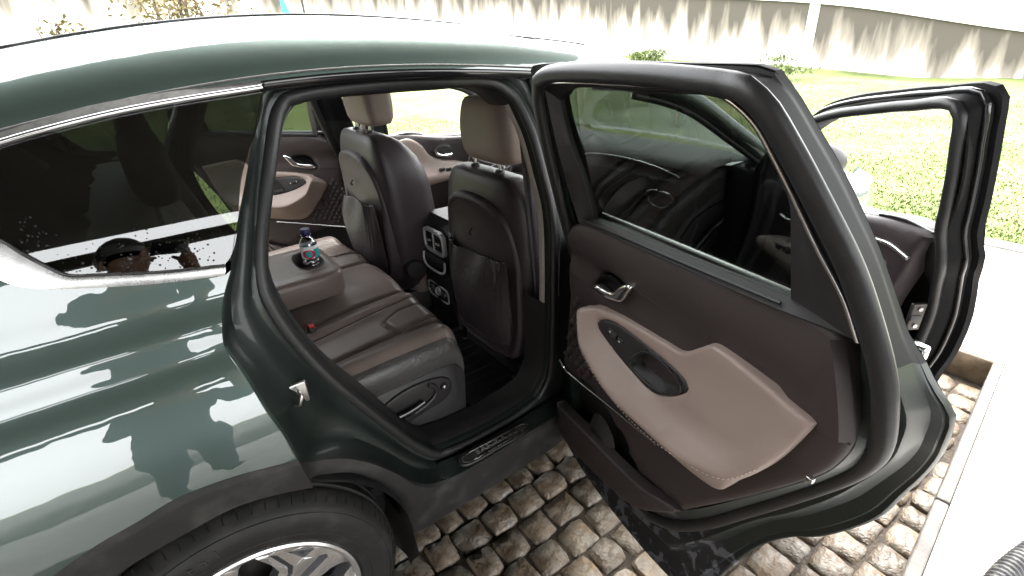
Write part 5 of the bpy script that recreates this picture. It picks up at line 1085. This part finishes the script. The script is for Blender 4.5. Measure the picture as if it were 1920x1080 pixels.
# ---- water bottle standing in the cup recess
def bottle():
    o = empty('water_bottle', (.525, .012, .828)); tag(o, 'small clear plastic water bottle with navy cap and pink and teal label', 'bottle')
    pr = [(.001, .004), (.022, .0), (.030, .004), (.0325, .012)]
    for k in range(4): z = .018+k*.014; pr += [(.0325, z), (.0295, z+.005), (.0325, z+.010)]
    pr += [(.0325, .078), (.0325, .120), (.032, .127), (.029, .138), (.021, .150), (.0145, .158), (.0135, .170)]
    m = bpy.data.materials.new('pet'); m.use_nodes = True; n = m.node_tree; p = n.nodes['Principled BSDF']; p.inputs['Base Color'].default_value = (.93, .95, .97, 1); p.inputs['Transmission Weight'].default_value = 1; p.inputs['Roughness'].default_value = .04; p.inputs['IOR'].default_value = 1.33; MATS['pet'] = m
    B().lathe(pr, (0, 0, 0), 'z', 36).build('body', 'glass_bottle', o, 60)
    B().lathe([(.0165, .166), (.0175, .168), (.0175, .186), (.016, .188), (.001, .188)], (0, 0, 0), 'z', 28).build('cap', 'cap_navy', o, 40)
    B().lathe([(.0185, .162), (.0195, .163), (.0195, .165), (.0165, .166)], (0, 0, 0), 'z', 28).build('neck_ring', 'cap_navy', o, 40)
    m = mat('label', (.85, .86, .88), .35); n = m.node_tree; bs = n.nodes['Principled BSDF']; tc = n.nodes.new('ShaderNodeTexCoord'); sp = n.nodes.new('ShaderNodeSeparateXYZ'); n.links.new(tc.outputs['Object'], sp.inputs[0])
    def math_(op, a, c): 
        q = n.nodes.new('ShaderNodeMath'); q.operation = op
        for i, v in enumerate((a, c)):
            if isinstance(v, (int, float)): q.inputs[i].default_value = v
            elif v is not None: n.links.new(v, q.inputs[i])
        return q.outputs[0]
    ang = math_('ARCTAN2', sp.outputs['Y'], sp.outputs['X']); zc_ = math_('SUBTRACT', sp.outputs['Z'], .094)
    def oval(a0, ra, rz):
        u = math_('DIVIDE', math_('SUBTRACT', ang, a0), ra); v_ = math_('DIVIDE', zc_, rz); return math_('LESS_THAN', math_('ADD', math_('MULTIPLY', u, u), math_('MULTIPLY', v_, v_)), 1)
    a0 = -1.95; col = None
    def mixc(f, c, prev):
        x_ = n.nodes.new('ShaderNodeMix'); x_.data_type = 'RGBA'; n.links.new(f, x_.inputs['Factor']); x_.inputs['B'].default_value = (*c, 1)
        if prev is None: x_.inputs['A'].default_value = (.85, .86, .88, 1)
        else: n.links.new(prev, x_.inputs['A'])
        return x_.outputs['Result']
    low = math_('LESS_THAN', sp.outputs['Z'], .112); side_ = math_('GREATER_THAN', ang, -1.35); col = mixc(math_('MULTIPLY', low, side_), (.03, .33, .36), None)
    col = mixc(oval(a0, .78, .018), (.55, .02, .07), col); col = mixc(oval(a0, .40, .013), (.03, .36, .38), col); n.links.new(col, bs.inputs['Base Color'])
    B().lathe([(.0328, .076), (.0329, .077), (.0329, .124), (.0326, .125)], (0, 0, 0), 'z', 40).build('label', 'label', o, 60)
    return o
bottle()

# ---- white charging cable draped over the front of the near front seat
b = B(); b.tube(cr([(1.25, -.162, 1.132), (1.25, -.217, 1.167), (1.25, -.293, 1.184), (1.25, -.285, 1.155), (1.25, -.212, 1.13), (1.25, -.31, 1.172), (1.25, -.376, 1.213), (1.25, -.481, 1.24)], 60), .003, n=6)
tag(b.build('charging_cable', 'white_mark', None, 60), 'thin white cable looped below the nearer front headrest', 'cable')
# ---- the photographer, standing behind the camera and mirrored in the paint
def photographer():
    F2 = Vector((.574, .819, 0)); L2 = Vector((-.819, .574, 0)); base = Vector((-.10, -2.34, .12)); Cm = Vector((.10972, -1.92427, 1.63866))
    def w(f, l, z): return base+F2*f+L2*l+Vector((0, 0, z))
    V = []; E = []; Rr = []; tagm = []
    def add(p, r, par, m):
        V.append(p); Rr.append(r); tagm.append(m)
        if par is not None: E.append((par, len(V)-1))
        return len(V)-1
    pel = add(w(0, 0, .92), .145, None, 'jeans'); wa = add(w(0, 0, 1.06), .135, pel, 'shirt'); ch = add(w(.0, 0, 1.28), .155, wa, 'shirt'); nk = add(w(.0, 0, 1.46), .062, ch, 'skin'); hb = add(w(.04, 0, 1.55), .082, nk, 'skin'); ht = add(w(.035, 0, 1.65), .092, hb, 'skin')
    for s in (1, -1):
        hip = add(w(0, s*.10, .84), .098, pel, 'jeans'); kn = add(w(.03, s*.11, .48), .066, hip, 'jeans'); an = add(w(0, s*.12, .09), .045, kn, 'jeans'); add(w(.10, s*.13, .04), .042, an, 'shoe'); 
        sh = add(w(0, s*.19, 1.38), .068, ch, 'shirt'); el = add(w(.10, s*.27, 1.14), .047, sh, 'shirt')
        hand = Cm-F2*.075+L2*(s*.085)+Vector((0, 0, -.05)); fa = add(V[el]+(hand-V[el])*.8, .032, el, 'skin'); hd = add(hand, .030, fa, 'skin')
        for k in range(4):
            q1 = hand+L2*(s*-.004)+Vector((0, 0, .018+.02*k))+F2*.022; q2 = q1-L2*(s*.030)+F2*.010
            a_ = add(q1, .0095, hd, 'skin'); add(q2, .0085, a_, 'skin')
        t1 = add(hand-F2*.02+L2*(s*-.02)+Vector((0, 0, .01)), .011, hd, 'skin'); add(hand-F2*.012-L2*(s*.05)+Vector((0, 0, .03)), .009, t1, 'skin')
    me = bpy.data.meshes.new('body_cage'); me.from_pydata(V, E, []); ob = bpy.data.objects.new('body_cage', me); COL.objects.link(ob)
    sk_ = ob.modifiers.new('skin', 'SKIN'); sk_.use_smooth_shade = True
    for i, q in enumerate(me.skin_vertices[0].data): q.radius = (Rr[i], Rr[i]); q.use_root = i == 0
    ob.modifiers.new('sub', 'SUBSURF').levels = 2
    dg = bpy.context.evaluated_depsgraph_get(); dg.update(); m2 = bpy.data.meshes.new_from_object(ob.evaluated_get(dg)); bpy.data.objects.remove(ob)
    m2.materials.clear(); order = ['skin', 'shirt', 'jeans', 'shoe']
    for k in order: m2.materials.append(MATS[k])
    VA = np.array([tuple(v) for v in V])
    for p in m2.polygons: p.material_index = order.index(tagm[int(((VA-np.array(p.center))**2).sum(1).argmin())])
    o = bpy.data.objects.new('person', m2); COL.objects.link(o); tag(o, 'person in dark shirt and jeans holding up a phone, seen mirrored in the paint', 'person')
    hc = w(.02, 0, 1.655); G = []
    for t in np.linspace(.02, .62, 9): G.append([hc+F2*(.104*math.sin(t*math.pi)*math.cos(q)-.012*(1 if t > .4 else 0))+L2*(.098*math.sin(t*math.pi)*math.sin(q))+Vector((0, 0, .118*math.cos(t*math.pi)+(.045 if math.cos(q) > .5 and t > .4 else 0))) for q in np.linspace(0, 2*math.pi, 24, endpoint=False)])
    B().grid(np.array(G), cv=True).build('hair', 'hair', o, 60)
    for s in (1, -1):
        B().lathe([(.0005, -.009), (.006, -.007), (.009, 0), (.006, .007), (.0005, .009)], tuple(w(.118, s*.032, 1.60)), 'z', 10).build('eye', 'white_mark', o, 60); B().tube([w(.03, s*.088, 1.58), w(.02, s*.098, 1.61), w(.03, s*.09, 1.635)], .012, n=8).build('ear', 'skin', o, 60)
    B().tube([w(.118, 0, 1.60), w(.142, 0, 1.562), w(.118, 0, 1.552)], [.008, .014, .006], n=8).build('nose', 'skin', o, 60); B().tube([w(.108, .025, 1.518), w(.122, 0, 1.516), w(.108, -.025, 1.518)], .005, n=6).build('mouth', 'red', o, 60)
    ph = B(); ph.box((-.038, -.075, -.004), (.038, .075, .004), .004); q = ph.build('phone', 'screen', None, 40); tag(q, 'black smartphone held up by the person behind the camera', 'phone')
    ct = Cm-fw*.030; q.matrix_world = Matrix(((u2.x, r2.x, -fw.x, ct.x), (u2.y, r2.y, -fw.y, ct.y), (u2.z, r2.z, -fw.z, ct.z), (0, 0, 0, 1)))
photographer()
